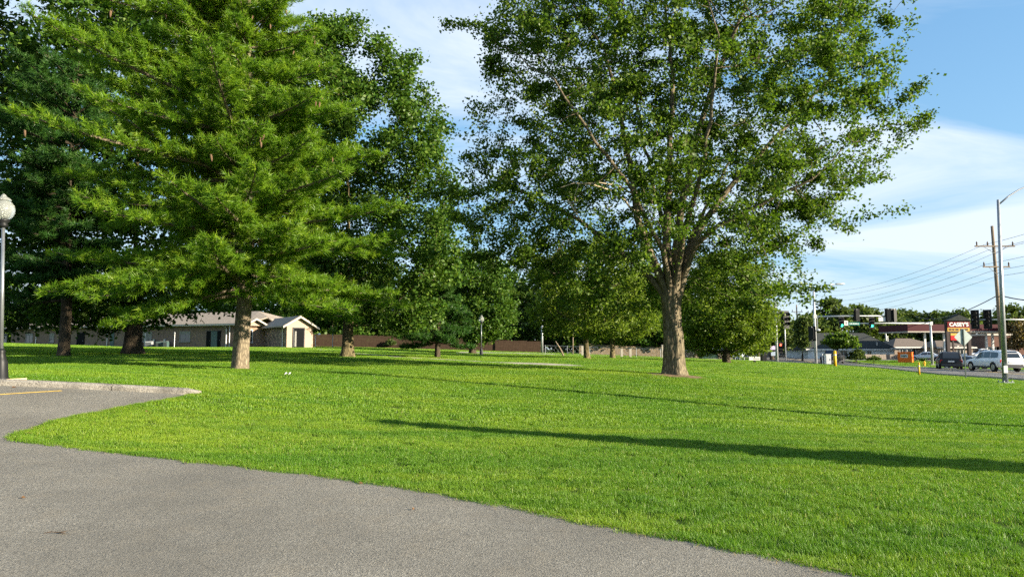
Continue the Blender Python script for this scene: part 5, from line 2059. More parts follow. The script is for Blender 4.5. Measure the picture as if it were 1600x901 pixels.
M['ins'] = plain('brown_insulator', (0.10, 0.07, 0.05), 0.4)
M['wire'] = plain('cable_black', (0.03, 0.032, 0.035), 0.6)
Yp = 68.0
b = base(1567, Yp)
t_ = pt(1550, 353, Yp)
utility_pole('leaning wooden utility pole with two crossarms behind the road lamp', b, t_, [(pt(1556, 385, Yp).z - b.z, 3.9, (-1.75, -.7, 1.75)), (pt(1558, 417, Yp).z - b.z, 2.6, (-1.2, 1.2))], .2)
Yq = 150.0
b2 = base(1247.5, Yq)
t2 = pt(1244.5, 476, Yq)
utility_pole('slim bare wooden utility pole beyond the junction', b2, t2, [(pt(1246, 487, Yq).z - b2.z, 2.4, (-1.0, 1.0))], .19)
b3 = base(847, 100.0)
utility_pole('grey steel utility pole at the end of the brown fence', b3, pt(847, 498, 100.0), [], .2, mat=M['galv'])
utility_pole('short slanted wooden prop pole beside the wire fence', ground(883, 556.5), pt(868, 533, ground(883, 556.5).y - .6), [], .1)
utility_pole('thin dark post among the trees left of the leaning pale maple', base(895, 95.0), pt(895.5, 500, 95.0), [], .09)


def cable(label, a, b, sag, rad=.016, n=24):
    a, b = Vector(a), Vector(b)
    m = MB()
    P = [a.lerp(b, i / n) - Vector((0, 0, sag * 4 * (i / n) * (1 - i / n))) for i in range(n + 1)]
    m.tube([p - a for p in P], rad, 4)
    o = m.build('power_line', M['wire'])
    o.location = a
    tag(o, label, 'cable', 'overhead lines over the road')
    return o


utility_pole('wooden utility pole standing outside the right of the view', utility_pole_later, utility_pole_later + Vector((0, 0, 11.0)), [(10.2, 2.4, (-1.0, 1.0))], .2)
lv = [(1536, 383, 2.4), (1543, 391, 2.2), (1577, 385, 2.6), (1540, 413, 1.8), (1547, 424, 1.6), (1556, 432, 1.5)]
ordn = ['topmost', 'second highest', 'third highest', 'fourth highest', 'fifth highest', 'lowest']
for i, (px, py, sag) in enumerate(lv):
    a = pt(px, py, Yp - .1)
    e = pt(1262 + i * 4, 452 + i * 8, 165.0)
    cable('power line running far left from the crossarms, ' + ordn[i] + ' of six', a, e, sag * .8)
    f = a + (a - e).normalized() * 55
    f.z = a.z + 1.2
    cable('power line leaving the frame at the upper right, ' + ordn[i] + ' of six', a, f, .9)
cable('thick twisted cable sloping down to the left behind the road sign', pt(1561, 460, Yp), pt(1430, 494, 150.0), 1.3, .05)
cable('thick cable leaving the pole towards the right edge', pt(1562, 461, Yp), pt(1690, 462, 60.0), .5, .05)
cable('thin cable strung to the grey steel pole from the left', pt(770, 505, 104.0), pt(847, 499, 100.0), .4, .02)

# ------------------------------------------------------------------ traffic signals
M['sig_black'] = plain('signal_black', (0.012, 0.013, 0.013), 0.55)
M['lens_off'] = plain('dark_lens', (0.03, 0.02, 0.02), 0.3)
M['green_on'] = emit('green_light', (0.05, 1.0, 0.55), 2.2)
M['red_on'] = emit('red_light', (1.0, 0.10, 0.05), 2.0)
M['sign_green'] = plain('street_name_green', (0.02, 0.16, 0.14), 0.4)
M['sign_white'] = plain('sign_white', (0.62, 0.62, 0.60), 0.45, var=.04)
M['sign_back'] = plain('bare_sign_metal', (0.30, 0.35, 0.33), 0.5, 0.3, var=.08)


def signal_head(label, p, s=1.0, rz=0.0, lit=None, n=3, group='traffic signal heads', hang=True):
    """p = centre; faces local -y"""
    r = thing('traffic_signal', label, 'traffic light', p, rz, group)
    s *= 1.15
    h = .36 * n * s
    MB().span((-.17 * s, -.02, -h / 2), (.17 * s, .2 * s, h / 2)).build('housing', M['sig_black'], r)
    MB().span((-.32 * s, .0, -h / 2 - .12 * s), (.32 * s, .02 * s, h / 2 + .12 * s)).build('backplate', M['sig_black'], r)
    for k in range(n):
        z = h / 2 - (k + .5) * .36 * s
        mt = M['lens_off']
        if lit == 'green' and k == n - 1:
            mt = M['green_on']
        if lit == 'red' and k == 0:
            mt = M['red_on']
        m = MB()
        m.tube([(0, -.02, z), (0, -.05, z)], .14 * s, 14)
        o = m.build('lens', mt, r)
        v = MB()
        vs, fs = [], []
        for q in range(9):
            a = math.pi * (-.15 + 1.3 * q / 8)
            for y in (-.03, -.03 - .24 * s):
                vs.append((.165 * s * math.cos(a), y, z + .165 * s * math.sin(a)))
        for q in range(8):
            fs.append((q * 2, q * 2 + 1, q * 2 + 3, q * 2 + 2))
        v.add(vs, fs)
        v.build('visor', M['sig_black'], o)
    MB().tube([(0, .1, -h / 2 - .1), (0, .1, h / 2 + .15)], .035, 6).build('bracket', M['alum'], r)
    return r


def mast(label, px, pyb, Y, H, arm_end_px, arm_py, tip_py, group='mast arm signal poles', lamp=False):
    b = base(px, Y)
    r = thing('signal_mast', label, 'traffic signal pole', b, group=group)
    MB().tube([(0, 0, -.1), (0, 0, H)], [.17, .12], 12).build('pole', M['alum'], r, True)
    MB().span((-.3, -.3, -.2), (.3, .3, .12)).build('base_plate', M['conc'], r)
    if arm_end_px is not None:
        a = pt(px, arm_py, Y) - b
        e = pt(arm_end_px, tip_py, Y) - b
        MB().tube([Vector((0, -.1, a.z)), Vector((e.x * .5, -.15, (a.z + e.z) / 2 + .04)), Vector((e.x, -.15, e.z))], [.12, .095, .06], 10).build('mast_arm', M['alum'], r, True)
        MB().span((-.2, -.24, a.z - .25), (.2, .16, a.z + .25)).build('clamp', M['alum'], r)
    if lamp:
        MB().tube([(0, 0, H - .1), (.8, 0, H + .45), (1.9, 0, H + .75), (2.7, 0, H + .8)], .045, 6).build('lamp_arm', M['galv'], r, True)
        MB().tube([(2.7, 0, H + .8), (2.9, 0, H + .84), (3.7, 0, H + .86), (4.0, 0, H + .84)], [.04, .12, .12, .03], 8).build('lamp_head', M['alum'], r, True)
    return r


Ya = 88.0
ba = base(1275, Ya)
mast('signal pole with lamp and long mast arm at the near corner', 1275, 570, Ya, pt(1275, 454, Ya).z - ba.z, 1400, 494.5, 493.5, lamp=True)
signal_head('signal head seen from behind at the middle of the near mast arm', pt(1338.5, 492, Ya - .3), 1.0, math.pi)
signal_head('signal head seen from behind near the tip of the near mast arm', pt(1388, 492.5, Ya - .3), 1.12, math.pi * .93)
signal_head('signal head at the very tip of the near mast arm', pt(1396.5, 492.5, Ya - .3), 1.12, math.pi * 1.1)
signal_head('dark signal head fixed low on the near corner pole', pt(1269, 521, Ya - .2), 1.2, math.pi * .8)
r = thing('sign_plate', 'pale back of a small sign on the near mast arm', 'sign', pt(1378, 498.5, Ya - .3))
MB().span((-.42, -.02, -.25), (.42, .02, .25)).build('plate', M['sign_white'], r)
MB().span((-.03, .022, -.2), (.03, .06, .4)).build('bracket', M['alum'], r)
r = thing('camera_bracket', 'small white detector hanging from the near mast arm', 'detector', pt(1279, 515, Ya - .4))
MB().tube([(-.1, 0, 0), (-.1, 0, 1.5)], .03, 6).build('bracket', M['alum'], r)
MB().lathe([(.05, .12), (.2, .05), (.22, -.08), (.08, -.18)], n=10).build('housing', M['white'], r)
Yb = 96.0
bb = base(1456, Yb)
mast('signal pole across the road with green lit signals on its arm', 1456.5, 570, Yb, pt(1456, 502.5, Yb).z - bb.z, 1312, 505, 505.5)
signal_head('green lit signal head at the tip of the far mast arm', pt(1315, 503.5, Yb - .3), 1.0, 0, 'green')
signal_head('green lit signal head at the middle of the far mast arm', pt(1362, 504, Yb - .3), 1.05, 0, 'green')
r = thing('street_name_sign', 'teal street name sign on the far mast arm', 'sign', pt(1334.5, 505.5, Yb - .35))
o = MB().span((-.78, -.02, -.19), (.78, .02, .19)).build('plate', M['sign_green'], r)
for k, (u, w) in enumerate(((-.55, .12), (-.35, .2), (-.1, .16), (.12, .2), (.35, .16), (.55, .12))):
    MB().span((u - w / 2, -.03, -.06), (u + w / 2, -.021, .07)).build('letter_mark', M['sign_white'], o)
r = thing('lane_sign', 'small white sign beside the green lit signal on the far arm', 'sign', pt(1322, 504.5, Yb - .35))
o = MB().span((-.26, -.02, -.32), (.26, .02, .32)).build('plate', M['sign_white'], r)
MB().span((-.05, -.03, -.2), (.05, -.021, .18)).build('mark', M['sig_black'], o)
# signals hanging in from the right
Yr = 80.0
br = base(1660, Yr)
mast('signal pole outside the right edge of the view', 1660, 580, Yr, 6.4, 1518, 500, 499.5)
signal_head('left one of two dark signal heads hanging over the store canopy', pt(1523.5, 499, Yr - .3), 1.12, -.75, n=4)
signal_head('right one of two dark signal heads hanging over the store canopy', pt(1543, 498.5, Yr - .3), 1.12, -.75, n=4)
# small junction pole on the left
Yl = 84.0
bl = base(1214, Yl)
r = mast('pale signal pole at the left side of the junction', 1214, 568, Yl, pt(1213, 472, Yl).z - bl.z, None, 0, 0)
signal_head('red lit signal head low behind the pale pole', pt(1219.5, 543, 100.0), 1.0, 0, 'red', n=3)
signal_head('dark signal head, left of two above the side street', pt(1220, 497, 104.0), 1.5, .5)
signal_head('dark signal head, right of two above the side street', pt(1228.5, 499, 104.0), 1.7, .5)
be = base(1229, 104.2)
r = thing('signal_mast', 'thin pole carrying the two dark signals above the side street', 'traffic signal pole', be, group='mast arm signal poles')
zt_ = pt(1228.5, 489, 104.0).z - be.z
MB().tube([(.0, .3, -.1), (.0, .3, zt_)], .09, 8).build('pole', M['alum'], r, True)
MB().tube([(.0, .3, zt_ - .8), (pt(1219, 500, 104.0).x - be.x, .3, zt_ - .8)], .05, 6).build('mast_arm', M['alum'], r, True)

# ------------------------------------------------------------------ signs, cabinets, bollards
def diamond_sign(label, px, py, py_base, half_px, mat, back=True, dark=False):
    g = ground(px, py_base)
    c = pt(px, py, g.y)
    s = half_px * g.y / FPX
    r = thing('diamond_sign', label, 'road sign', g)
    z = c.z - g.z
    pm = MB()
    d = [(0, s), (s * .06, s * .99), (s * .99, s * .06), (s, 0), (s * .99, -s * .06), (s * .06, -s * .99), (0, -s), (-s * .06, -s * .99), (-s * .99, -s * .06), (-s, 0), (-s * .99, s * .06), (-s * .06, s * .99)]
    Mx = Matrix(((1, 0, 0, 0), (0, 0, -1, 0), (0, 1, 0, z), (0, 0, 0, 1)))
    pm.prism(d[::-1], -.004, .004, Mx)
    pm.build('plate', mat, r)
    m = MB()
    y_ = -.04 if back else .04
    m.span((-.028, y_ - .02, -.1), (.028, y_ + .02, z + s * .95))
    m.build('post', M['post_green'], r)
    for zz_ in (z - s * .4, z + s * .4):
        MB().lathe([(.02, 0), (.02, .02)], (0, y_ - .03, zz_), 6).build('bolt', M['galv'], r)
    return r


M['post_green'] = plain('dark_green_post', (0.05, 0.07, 0.065), 0.6, .3)
M['sign_silver'] = plain('reflective_silver', (0.55, 0.56, 0.52), 0.5, var=.05)
diamond_sign('grey back of a diamond road sign in front of the store sign', 1508.5, 526.5, 591, 13.7, M['sign_back'])
r = diamond_sign('small pale diamond sign beside the side street', 1197, 546, 561, 6.0, M['sign_silver'])
b = base(1208, 92)
r = thing('notice_board', 'lavender notice panel over a blue grey panel by the pale signal pole', 'sign', b)
for pxa, pxb, pya, pyb, mt, nm in ((1203.5, 1212, 540, 546, 'lavender', 'upper_panel'), (1204.5, 1212, 549, 555.5, 'bluegrey', 'lower_panel')):
    if mt not in M:
        M[mt] = plain(mt + '_panel', (0.55, 0.42, 0.68) if mt == 'lavender' else (0.30, 0.36, 0.44), .5, var=.04)
    a, c = pt(pxa, pya, 92), pt(pxb, pyb, 92)
    part(MB().span((a.x, 91.95, c.z), (c.x, 92.0, a.z)), nm, M[mt], r)
for s in (-.25, .25):
    MB().span((s - .03, .02, -.1), (s + .03, .06, 1.9)).build('post', M['black'], r)
b = base(1193.5, 93)
r = thing('dark_bin', 'black upright bin behind the small pale diamond sign', 'bin', b)
MB().prism([(-.28, -.3), (.28, -.3), (.32, .3), (-.32, .3)], 0, 1.0).build('body', M['black'], r)
MB().prism([(-.34, -.36), (.34, -.36), (.34, .34), (-.34, .34)], 1.0, 1.08).build('lid', M['trim'], r)
g = ground(1179, 566.5)
r = thing('low_sign', 'low white board on a short dark post at the lawn edge', 'sign', g)
k = g.y / FPX
o = MB().span((-8.5 * k, -.06, 4 * k), (8.5 * k, .06, 9.5 * k)).build('board', M['sign_white'], r)
MB().span((-2 * k, -.075, 6 * k), (7.5 * k, -.061, 7 * k)).build('slot', M['sig_black'], o)
MB().span((-1.4 * k, -.1, -.1), (1.6 * k, .1, 4 * k)).build('post', M['sig_black'], r)

g = base(1293, 84.0)
r = thing('control_cabinet', 'pale grey signal control cabinet beside the yellow bollard', 'cabinet', g)
MB().prism([(-.3, -.25), (.3, -.25), (.3, .25), (-.3, .25)], .08, 1.28).build('body', M['sign_white'], r)
MB().prism([(-.34, -.29), (.34, -.29), (.34, .29), (-.34, .29)], 1.28, 1.36).build('lid', M['alum'], r)
MB().prism([(-.36, -.3), (.36, -.3), (.36, .3), (-.36, .3)], -.2, .08).build('plinth', M['conc'], r)
d = MB().span((-.26, -.268, .14), (.26, -.251, 1.22)).build('door', M['alum'], r)
MB().span((.16, -.3, .6), (.2, -.269, .8)).build('handle', M['black'], d)
g = base(1285, 84.5)
r = thing('marker_post', 'thin white marker post left of the control cabinet', 'post', g)
MB().tube([(0, 0, -.1), (0, 0, 1.25)], .06, 8).build('post', M['white'], r)
MB().lathe([(.065, 1.25), (.05, 1.31), (.01, 1.33)], n=8).build('cap', M['alum'], r)
for px, py, Hh, rr_, lab in ((1305, 572.5, 24, .13, 'stout yellow bollard beside the control cabinet'), (1436.5, 586, 19, .055, 'thin yellow marker post on the lawn edge before the road')):
    g = ground(px, py)
    hh = Hh * g.y / FPX
    r = thing('yellow_bollard', lab, 'bollard', g)
    MB().tube([(0, 0, -.1), (0, 0, hh - .05)], rr_, 12).build('post', M['yellow'], r, True)
    MB().lathe([(rr_, hh - .05), (rr_ * .8, hh + .02), (rr_ * .1, hh + .05)], n=12).build('cap', M['yellow'], r, True)
    MB().tube([(0, 0, hh * .72), (0, 0, hh * .8)], rr_ * 1.04, 12).build('band', M['sign_white'], r)
g = base(1444, 92)
r = thing('hydrant', 'small yellow hydrant on the verge over the road', 'hydrant', g)
MB().lathe([(.13, 0), (.13, .06), (.1, .08), (.1, .45), (.13, .48), (.12, .58), (.04, .68), (.03, .72)], n=10).build('barrel', M['yellow'], r, True)
MB().tube([(-.2, 0, .38), (.2, 0, .38)], .06, 8).build('nozzle', M['yellow'], r)

# green box and stacked pallets by the bright wire fence
M['box_green'] = plain('dark_green_steel', (0.022, 0.055, 0.038), 0.55)
g = base(1107, 79)
k = 79 / FPX
r = thing('green_enclosure', 'dark green steel utility box at the far edge of the lawn', 'utility box', g)
MB().span((-12.5 * k, -.5, .1), (12.5 * k, .6, 14 * k)).build('body', M['box_green'], r)
MB().span((-12.9 * k, -.55, 14 * k), (12.9 * k, .65, 14 * k + .06)).build('lid', M['box_green'], r)
MB().span((-13 * k, -.6, -.2), (13 * k, .7, .1)).build('plinth', M['conc'], r)
for x in (-8.3, -.2, 8):
    d = MB().span(((x - 3.8) * k, -.53, .14), ((x + 3.8) * k, -.501, 13.6 * k)).build('door', M['box_green'], r)
    MB().span(((x + 2.6) * k, -.56, .5), ((x + 3.1) * k, -.531, .65)).build('handle', M['galv'], d)
g = base(1130, 79.5)
rgp = random.Random(3)
for i in range(3):
    lab = ['lowest of the wooden pallets leaning beside the green box', 'middle one of the wooden pallets leaning beside the green box', 'foremost of the wooden pallets leaning beside the green box'][i]
    r = thing('pallet', lab, 'pallet', (g.x - .35 + i * .4, g.y - .1 * i, hz(g.x, g.y) + .02), rgp.uniform(-.2, .2), group='pallets by the green box')
    r.rotation_euler.x = R(70) - i * .12
    for s in range(6):
        MB().span((-.55, .02 + s * .17, .05), (.55, .13 + s * .17, .075)).build('slat', M['fence_tan'], r)
    for x in (-.5, 0, .5):
        MB().span((x - .04, 0, -.05), (x + .04, 1.0, .05)).build('bearer', M['fence_tan'], r)

# orange container
M['orange'] = plain('orange_paint', (0.80, 0.165, 0.02), 0.5, var=.08)
g = base(1415, 104.0)
r = thing('orange_container', 'orange steel container with a white panel on its shaded side', 'container', g, R(-35))
Wd, Dd, Hd = 1.75, 1.75, 1.45
MB().span((-Wd / 2, -Dd / 2, .05), (Wd / 2, Dd / 2, Hd)).build('body', M['orange'], r)
m = MB()
for x in (-Wd / 2, Wd / 2):
    for y in (-Dd / 2, Dd / 2):
        m.span((x - .05, y - .05, 0), (x + .05, y + .05, Hd + .02))
m.build('corner_post', M['orange'], r)
tag(bpy.data.objects[r.children[-1].name], kind='stuff')
MB().span((-Wd / 2 - .06, -Dd / 2 - .06, Hd + .021), (Wd / 2 + .06, Dd / 2 + .06, Hd + .1)).build('lid', M['orange'], r)
pn = MB().span((-.55, -Dd / 2 - .03, .72), (.4, -Dd / 2 - .002, 1.22)).build('white_panel', M['sign_white'], r)
for u, w in ((-.4, .12), (-.22, .14), (-.03, .14), (.16, .14)):
    MB().span((u - w / 2, -Dd / 2 - .045, .86), (u + w / 2, -Dd / 2 - .031, 1.08)).build('letter_mark', M['trim'], pn)
MB().span((Wd / 2 + .002, -.1, .55), (Wd / 2 + .04, .0, .85)).build('latch', M['sig_black'], r)

# ------------------------------------------------------------------ vehicles
def paint(name, col, metal=.3):
    t = NT(name)
    b = t.bsdf(col, .35, (0.0 if max(col) > .6 else metal) if max(col) > .1 else 0.0, None, .5 if max(col) > .1 else .25)
    for n in t.n:
        if n.type == 'BSDF_PRINCIPLED':
            n.inputs['Coat Weight'].default_value = .5 if max(col) > .1 else .15
            n.inputs['Coat Roughness'].default_value = .08
    return b


M['tail'] = plain('tail_lamp_red', (0.45, 0.01, 0.012), 0.25, var=.05)
M['tail_on'] = emit('brake_light', (1.0, 0.16, 0.12), 1.4)
M['head'] = plain('head_lamp', (0.65, 0.66, 0.66), 0.15, var=.03)
SHAPES = {
    # stations along the length (0 rear .. 1 front): x, floor, belt, roof, half width, roof half width
    'suv': dict(L=4.95, W=1.94, H=1.74, st=[(0.0, .42, .80, .82, .84, .80), (.012, .36, 1.02, 1.06, .93, .86), (.045, .32, 1.06, 1.50, .965, .78), (.10, .32, 1.07, 1.68, .97, .74), (.30, .30, 1.05, 1.74, .97, .74), (.52, .30, 1.03, 1.72, .97, .74),
                                            (.60, .30, 1.02, 1.64, .97, .74), (.73, .30, 1.02, 1.08, .97, .82), (.80, .31, 1.00, 1.03, .965, .84), (.94, .33, .90, .94, .93, .80), (.985, .38, .74, .78, .86, .74), (1.0, .44, .62, .66, .78, .68)]),
    'van': dict(L=5.0, W=1.98, H=1.74, st=[(0.0, .42, .80, .84, .84, .80), (.01, .34, 1.00, 1.05, .94, .88), (.035, .30, 1.04, 1.55, .98, .82), (.07, .30, 1.05, 1.71, .985, .78), (.35, .28, 1.03, 1.74, .99, .77), (.58, .28, 1.0, 1.68, .99, .76),
                                           (.68, .28, .98, 1.50, .99, .77), (.82, .29, .98, 1.04, .975, .84), (.93, .31, .84, .88, .93, .80), (.985, .36, .70, .74, .85, .74), (1.0, .42, .60, .64, .78, .68)]),
    'sedan': dict(L=4.7, W=1.82, H=1.45, st=[(0.0, .42, .72, .76, .78, .74), (.015, .34, .92, .96, .86, .80), (.12, .28, .96, 1.0, .905, .80), (.17, .27, .95, 1.06, .91, .74), (.30, .26, .93, 1.40, .91, .66), (.42, .26, .92, 1.45, .91, .65),
                                             (.54, .26, .91, 1.40, .91, .66), (.70, .26, .90, .98, .91, .76), (.82, .27, .86, .90, .90, .78), (.94, .30, .76, .80, .87, .74), (.985, .34, .64, .68, .80, .70), (1.0, .40, .55, .58, .74, .66)]),
    'pickup': dict(L=5.7, W=2.0, H=1.85, st=[(0.0, .55, .95, 1.0, .90, .88), (.01, .50, 1.12, 1.16, .97, .94), (.08, .48, 1.13, 1.17, .99, .94), (.385, .48, 1.13, 1.17, .99, .94), (.39, .46, 1.12, 1.74, .99, .76), (.50, .46, 1.11, 1.85, .99, .75),
                                             (.60, .46, 1.10, 1.80, .99, .76), (.71, .46, 1.10, 1.18, .99, .88), (.92, .48, 1.05, 1.10, .97, .88), (.985, .52, .92, .96, .90, .82), (1.0, .56, .76, .80, .84, .78)]),
}


def vehicle(kind, name, label, cat, col, loc, heading, tail_on=False, wheels_dark=False):
    sp = SHAPES[kind]
    Lh, st = sp['L'], sp['st']
    r = thing(name, label, cat, loc, heading)
    mat = paint(name + '_paint', col)
    X_ = lambda f: (f - .5) * Lh

    def at(f):
        a = [s[0] for s in st]
        return [np.interp(f, a, [s[k] for s in st]) for k in range(1, 6)]
    sts = sorted(set([s[0] for s in st] + list(np.linspace(.03, .97, 25))))
    V, F = [], []
    K = 12
    for f in sts:
        fl, be, ro_, w, rw = at(f)
        mid = (fl + be) / 2
        ring_ = [(-w * .88, fl), (-w, fl + .14), (-w * 1.0, mid), (-w * .985, be - .04), (-w * .95, be), (-(rw + (w * .95 - rw) * .12), max(be + .005, ro_ - .07)), (-rw * .86, ro_)]
        ring_ = ring_[:6] + [(-rw * .80, ro_), (rw * .80, ro_)] + [(-a, b) for a, b in ring_[5::-1]]
        K = len(ring_)
        for y, z in ring_:
            V.append((X_(f), y, z))
    for i in range(len(sts) - 1):
        for j in range(K):
            j2 = (j + 1) % K
            F.append((i * K + j, (i + 1) * K + j, (i + 1) * K + j2, i * K + j2))
    F.append(tuple(range(K)))
    F.append(tuple((len(sts) - 1) * K + j for j in range(K - 1, -1, -1)))
    m = MB()
    m.add(V, F)
    body = m.build('body', mat, r, True)

    def side_pt(f, t, s, out=.012):
        fl, be, ro_, w, rw = at(f)
        zt = max(be + .005, ro_ - .07)
        yt = rw + (w * .95 - rw) * .12
        return Vector((X_(f), s * (w * .95 + (yt - w * .95) * t + out), be + (zt - be) * t))
    # glazing
    spans = {'suv': [(.075, .27), (.285, .46), (.475, .665)], 'van': [(.06, .30), (.315, .52), (.535, .74)], 'sedan': [(.24, .42), (.43, .62)], 'pickup': [(.40, .505), (.515, .665)]}[kind]
    for s in (-1, 1):
        for (a, b) in spans:
            P = []
            n = 8
            lo, hi = [], []
            for i in range(n + 1):
                f = a + (b - a) * i / n
                fl, be, ro_, w, rw = at(f)
                if ro_ - be < .18:
                    continue
                lo.append(side_pt(f, .10, s))
                hi.append(side_pt(f, .90, s))
            if len(lo) < 2:
                continue
            q = MB()
            fs = [(i, i + 1, len(lo) + i + 1, len(lo) + i) for i in range(len(lo) - 1)]
            q.add(lo + hi, fs if s < 0 else [x[::-1] for x in fs])
            q.build('side_window', M['glass'], r)

    def cross(f0, f1, t0, t1, name, mt, out=.014):
        """glass across the car between two stations at fractions of belt..roof"""
        vs = []
        for i in range(5):
            f = f0 + (f1 - f0) * i / 4
            fl, be, ro_, w, rw = at(f)
            nx = out * (1 if f1 > .5 else -1)
            for k_ in range(5):
                u = -1 + k_ / 2
                vs.append((X_(f) + nx, u * (rw * .80 - .02), ro_ + .012))
        fs = [(i * 5 + k_, i * 5 + k_ + 1, (i + 1) * 5 + k_ + 1, (i + 1) * 5 + k_) for i in range(4) for k_ in range(4)]
        q = MB()
        q.add(vs, fs)
        return q.build(name, mt, r)
    ws = {'suv': (.61, .722), 'van': (.64, .80), 'sedan': (.56, .69), 'pickup': (.61, .70)}[kind]
    rs = {'suv': (.016, .09), 'van': (.013, .065), 'sedan': (.18, .285), 'pickup': (.3905, .40)}[kind]
    cross(ws[0], ws[1], 0, 1, 'windscreen', M['glass'])
    cross(rs[0], rs[1], 0, 1, 'rear_window', M['glass'])
    # wheels
    wr = {'suv': .375, 'van': .35, 'sedan': .33, 'pickup': .41}[kind]
    for fx in ((.185, .81) if kind != 'pickup' else (.21, .82)):
        for s in (-1, 1):
            y = s * (sp['W'] / 2 - .10)
            t = MB().tube([(X_(fx), y - .11, wr), (X_(fx), y - .09, wr), (X_(fx), y + .09, wr), (X_(fx), y + .11, wr)], [wr * .93, wr, wr, wr * .93], 20)
            wo_ = t.build('wheel', M['rubber'], r, False)
            MB().tube([(X_(fx), y + s * .09, wr), (X_(fx), y + s * .118, wr)], [wr * .66, wr * .62], 16).build('rim', M['trim'] if wheels_dark else M['chrome'], wo_)
            a = MB()
            vs, fs = [], []
            for i in range(13):
                th = math.pi * i / 12
                for rr_ in (wr * .98, wr * 1.17):
                    vs.append((X_(fx) + rr_ * math.cos(th), s * (sp['W'] / 2 + .006), wr + rr_ * math.sin(th)))
            fs = [(i * 2, i * 2 + 1, i * 2 + 3, i * 2 + 2) for i in range(12)]
            a.add(vs, fs)
            a.build('wheel_arch', M['sig_black'], r)
    # lamps, bumpers, plate
    fl, be, ro_, w, rw = at(.02)
    for s in (-1, 1):
        MB().span((X_(.004), s * w * .98 - .01, be - .30 if kind != 'sedan' else be - .22), (X_(.055), s * (w * .98 - .22 * 1), be - .06)).build('tail_lamp', M['tail_on'] if tail_on else M['tail'], r)
        f2 = at(.965)
        MB().span((X_(.945), s * f2[3] * .97, f2[1] - .2), (X_(.985), s * (f2[3] * .97 - .3), f2[1] - .04)).build('head_lamp', M['head'], r)
    MB().span((X_(-.012), -w * .86, .36), (X_(.03), w * .86, .60)).build('rear_bumper', M['trim'], r)
    MB().span((X_(.97), -w * .80, .34), (X_(1.008), w * .80, .56)).build('front_bumper', M['trim'], r)
    MB().span((X_(-.004) - .006, -.26, .74), (X_(.01), .26, .88)).build('licence_plate', M['sign_white'], r)
    MB().span((X_(.20), -sp['W'] / 2 - .004, .30), (X_(.80), -sp['W'] / 2 + .02, .44)).build('sill', M['trim'], r)
    MB().span((X_(.20), sp['W'] / 2 - .02, .30), (X_(.80), sp['W'] / 2 + .004, .44)).build('sill', M['trim'], r)
    for s in (-1, 1):
        fl, be, ro_, w, rw = at(.66)
        MB().span((X_(.645), s * (w * .95 + .03), be + .02), (X_(.675), s * (w * .95 + .2), be + .18)).build('mirror', mat, r)
        if kind in ('suv',):
            MB().tube([(X_(.12), s * .68, 1.73), (X_(.2), s * .68, 1.79), (X_(.5), s * .68, 1.79), (X_(.56), s * .68, 1.73)], .02, 5).build('roof_rail', M['trim'], r)
    return r


def head_deg(deg):
    """0 = away from the camera, positive = turned to the right"""
    return math.pi / 2 - R(deg)


def vb(px, Y):
    b = base(px, Y)
    b.z += .02
    return b


vehicle('suv', 'parked_suv', 'white sport utility car waiting behind the tall road lamp', 'car', (0.74, 0.75, 0.76), vb(1552, 58.5), head_deg(4))
vehicle('van', 'minivan', 'black minivan seen from behind on the road', 'minivan', (0.010, 0.010, 0.012), vb(1482, 70.5), head_deg(27), tail_on=False)
vehicle('sedan', 'silver_sedan', 'silver car partly hidden between the black minivan and white car', 'car', (0.36, 0.38, 0.40), vb(1508, 76.0), head_deg(-30))
vehicle('sedan', 'silver_hatchback', 'silver blue car parked beside the orange container', 'car', (0.42, 0.46, 0.52), vb(1445, 108.0), head_deg(-62))
vehicle('pickup', 'dark_pickup', 'black pickup truck behind the yellow bollard', 'pickup truck', (0.014, 0.015, 0.018), vb(1301, 99.0), head_deg(-140), wheels_dark=True)
vehicle('suv', 'pale_suv', 'pale blue car behind the bright wire fence', 'car', (0.45, 0.55, 0.62), vb(1133, 104.0), head_deg(95))
vehicle('pickup', 'white_pickup', 'white pickup at the petrol pumps', 'pickup truck', (0.70, 0.70, 0.70), vb(1536, 112.0), head_deg(-80))
vehicle('sedan', 'blue_sedan', 'pale blue car cut off by the right edge of the view', 'car', (0.48, 0.56, 0.62), vb(1603, 84.0), head_deg(-60))
vehicle('sedan', 'dark_sedan', 'dark car parked close behind the white sport utility car', 'car', (0.03, 0.035, 0.05), vb(1586, 92.0), head_deg(-70))

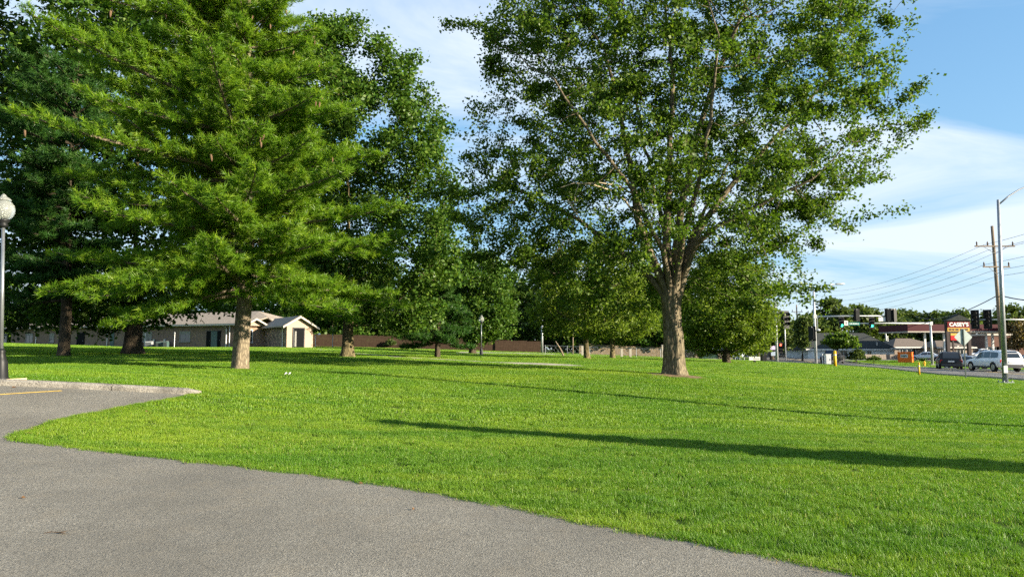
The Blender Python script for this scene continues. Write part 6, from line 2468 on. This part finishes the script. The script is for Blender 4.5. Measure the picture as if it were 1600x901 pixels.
# ------------------------------------------------------------------ litter on the ground
M['twig'] = plain('dry_twig', (0.09, 0.055, 0.03), 0.9)
M['dry_leaf'] = plain('dry_leaf', (0.15, 0.085, 0.04), 0.8, var=.3)
g = ground(84, 838)
r = thing('fallen_twig', 'thin dry twig lying on the asphalt at the lower left', 'twig', g + Vector((0, 0, .03)))
MB().tube([(-.085, 0, 0), (-.03, .012, .008), (.03, .0, .006), (.09, .004, 0)], [.002, .0035, .004, .003], 5).build('stick', M['twig'], r)
MB().add([(.04, -.01, .01), (.10, -.02, .015), (.115, .015, .02), (.05, .02, .008)], [(0, 1, 2, 3)]).build('leaf', M['dry_leaf'], r)


def fallen_leaf(label, px, py, s, rz):
    g = ground(px, py)
    o = MB().add([(-s, 0, .004), (-.2 * s, -.5 * s, .02), (s, 0, .006), (-.2 * s, .5 * s, .024), (0, 0, .0)], [(0, 1, 4), (1, 2, 4), (2, 3, 4), (3, 0, 4)]).build('fallen_leaf', M['dry_leaf'])
    o.location = g + Vector((0, 0, .028))
    o.rotation_euler = (0, 0, rz)
    tag(o, label, 'leaf', 'dry leaves on the asphalt')


for lab, px, py, s, rz in (('small dry leaf near the left edge of the driveway', 36, 782, .022, .3), ('dry leaf on the parking lot below the kerb', 22, 607, .05, 1.0), ('dry leaf at the tip of the grass corner', 44, 680, .06, .5),
                           ('dry leaf on the driveway close to the grass edge', 290, 727, .035, 2.0), ('dark dry leaf on the driveway below the middle of the grass edge', 564, 759, .025, .2),
                           ('dry leaf lying on the driveway left of the middle', 230, 645, .05, 1.2), ('tiny dry leaf on the open driveway', 646, 800, .018, .9)):
    fallen_leaf(lab, px, py, s, rz)
for lab, px, py, s in (('left one of two scraps of white litter on the lawn', 447, 587.5, .045), ('right one of two scraps of white litter on the lawn', 453, 587.5, .04)):
    g = ground(px, py)
    o = MB().add([(-s, -s, .05), (s, -s * .6, .09), (s * .8, s, .07), (-s * .7, s * .8, .11), (0, 0, .13)], [(0, 1, 4), (1, 2, 4), (2, 3, 4), (3, 0, 4)]).build('litter_scrap', M['white'])
    o.location = g
    tag(o, lab, 'litter', 'litter on the lawn')
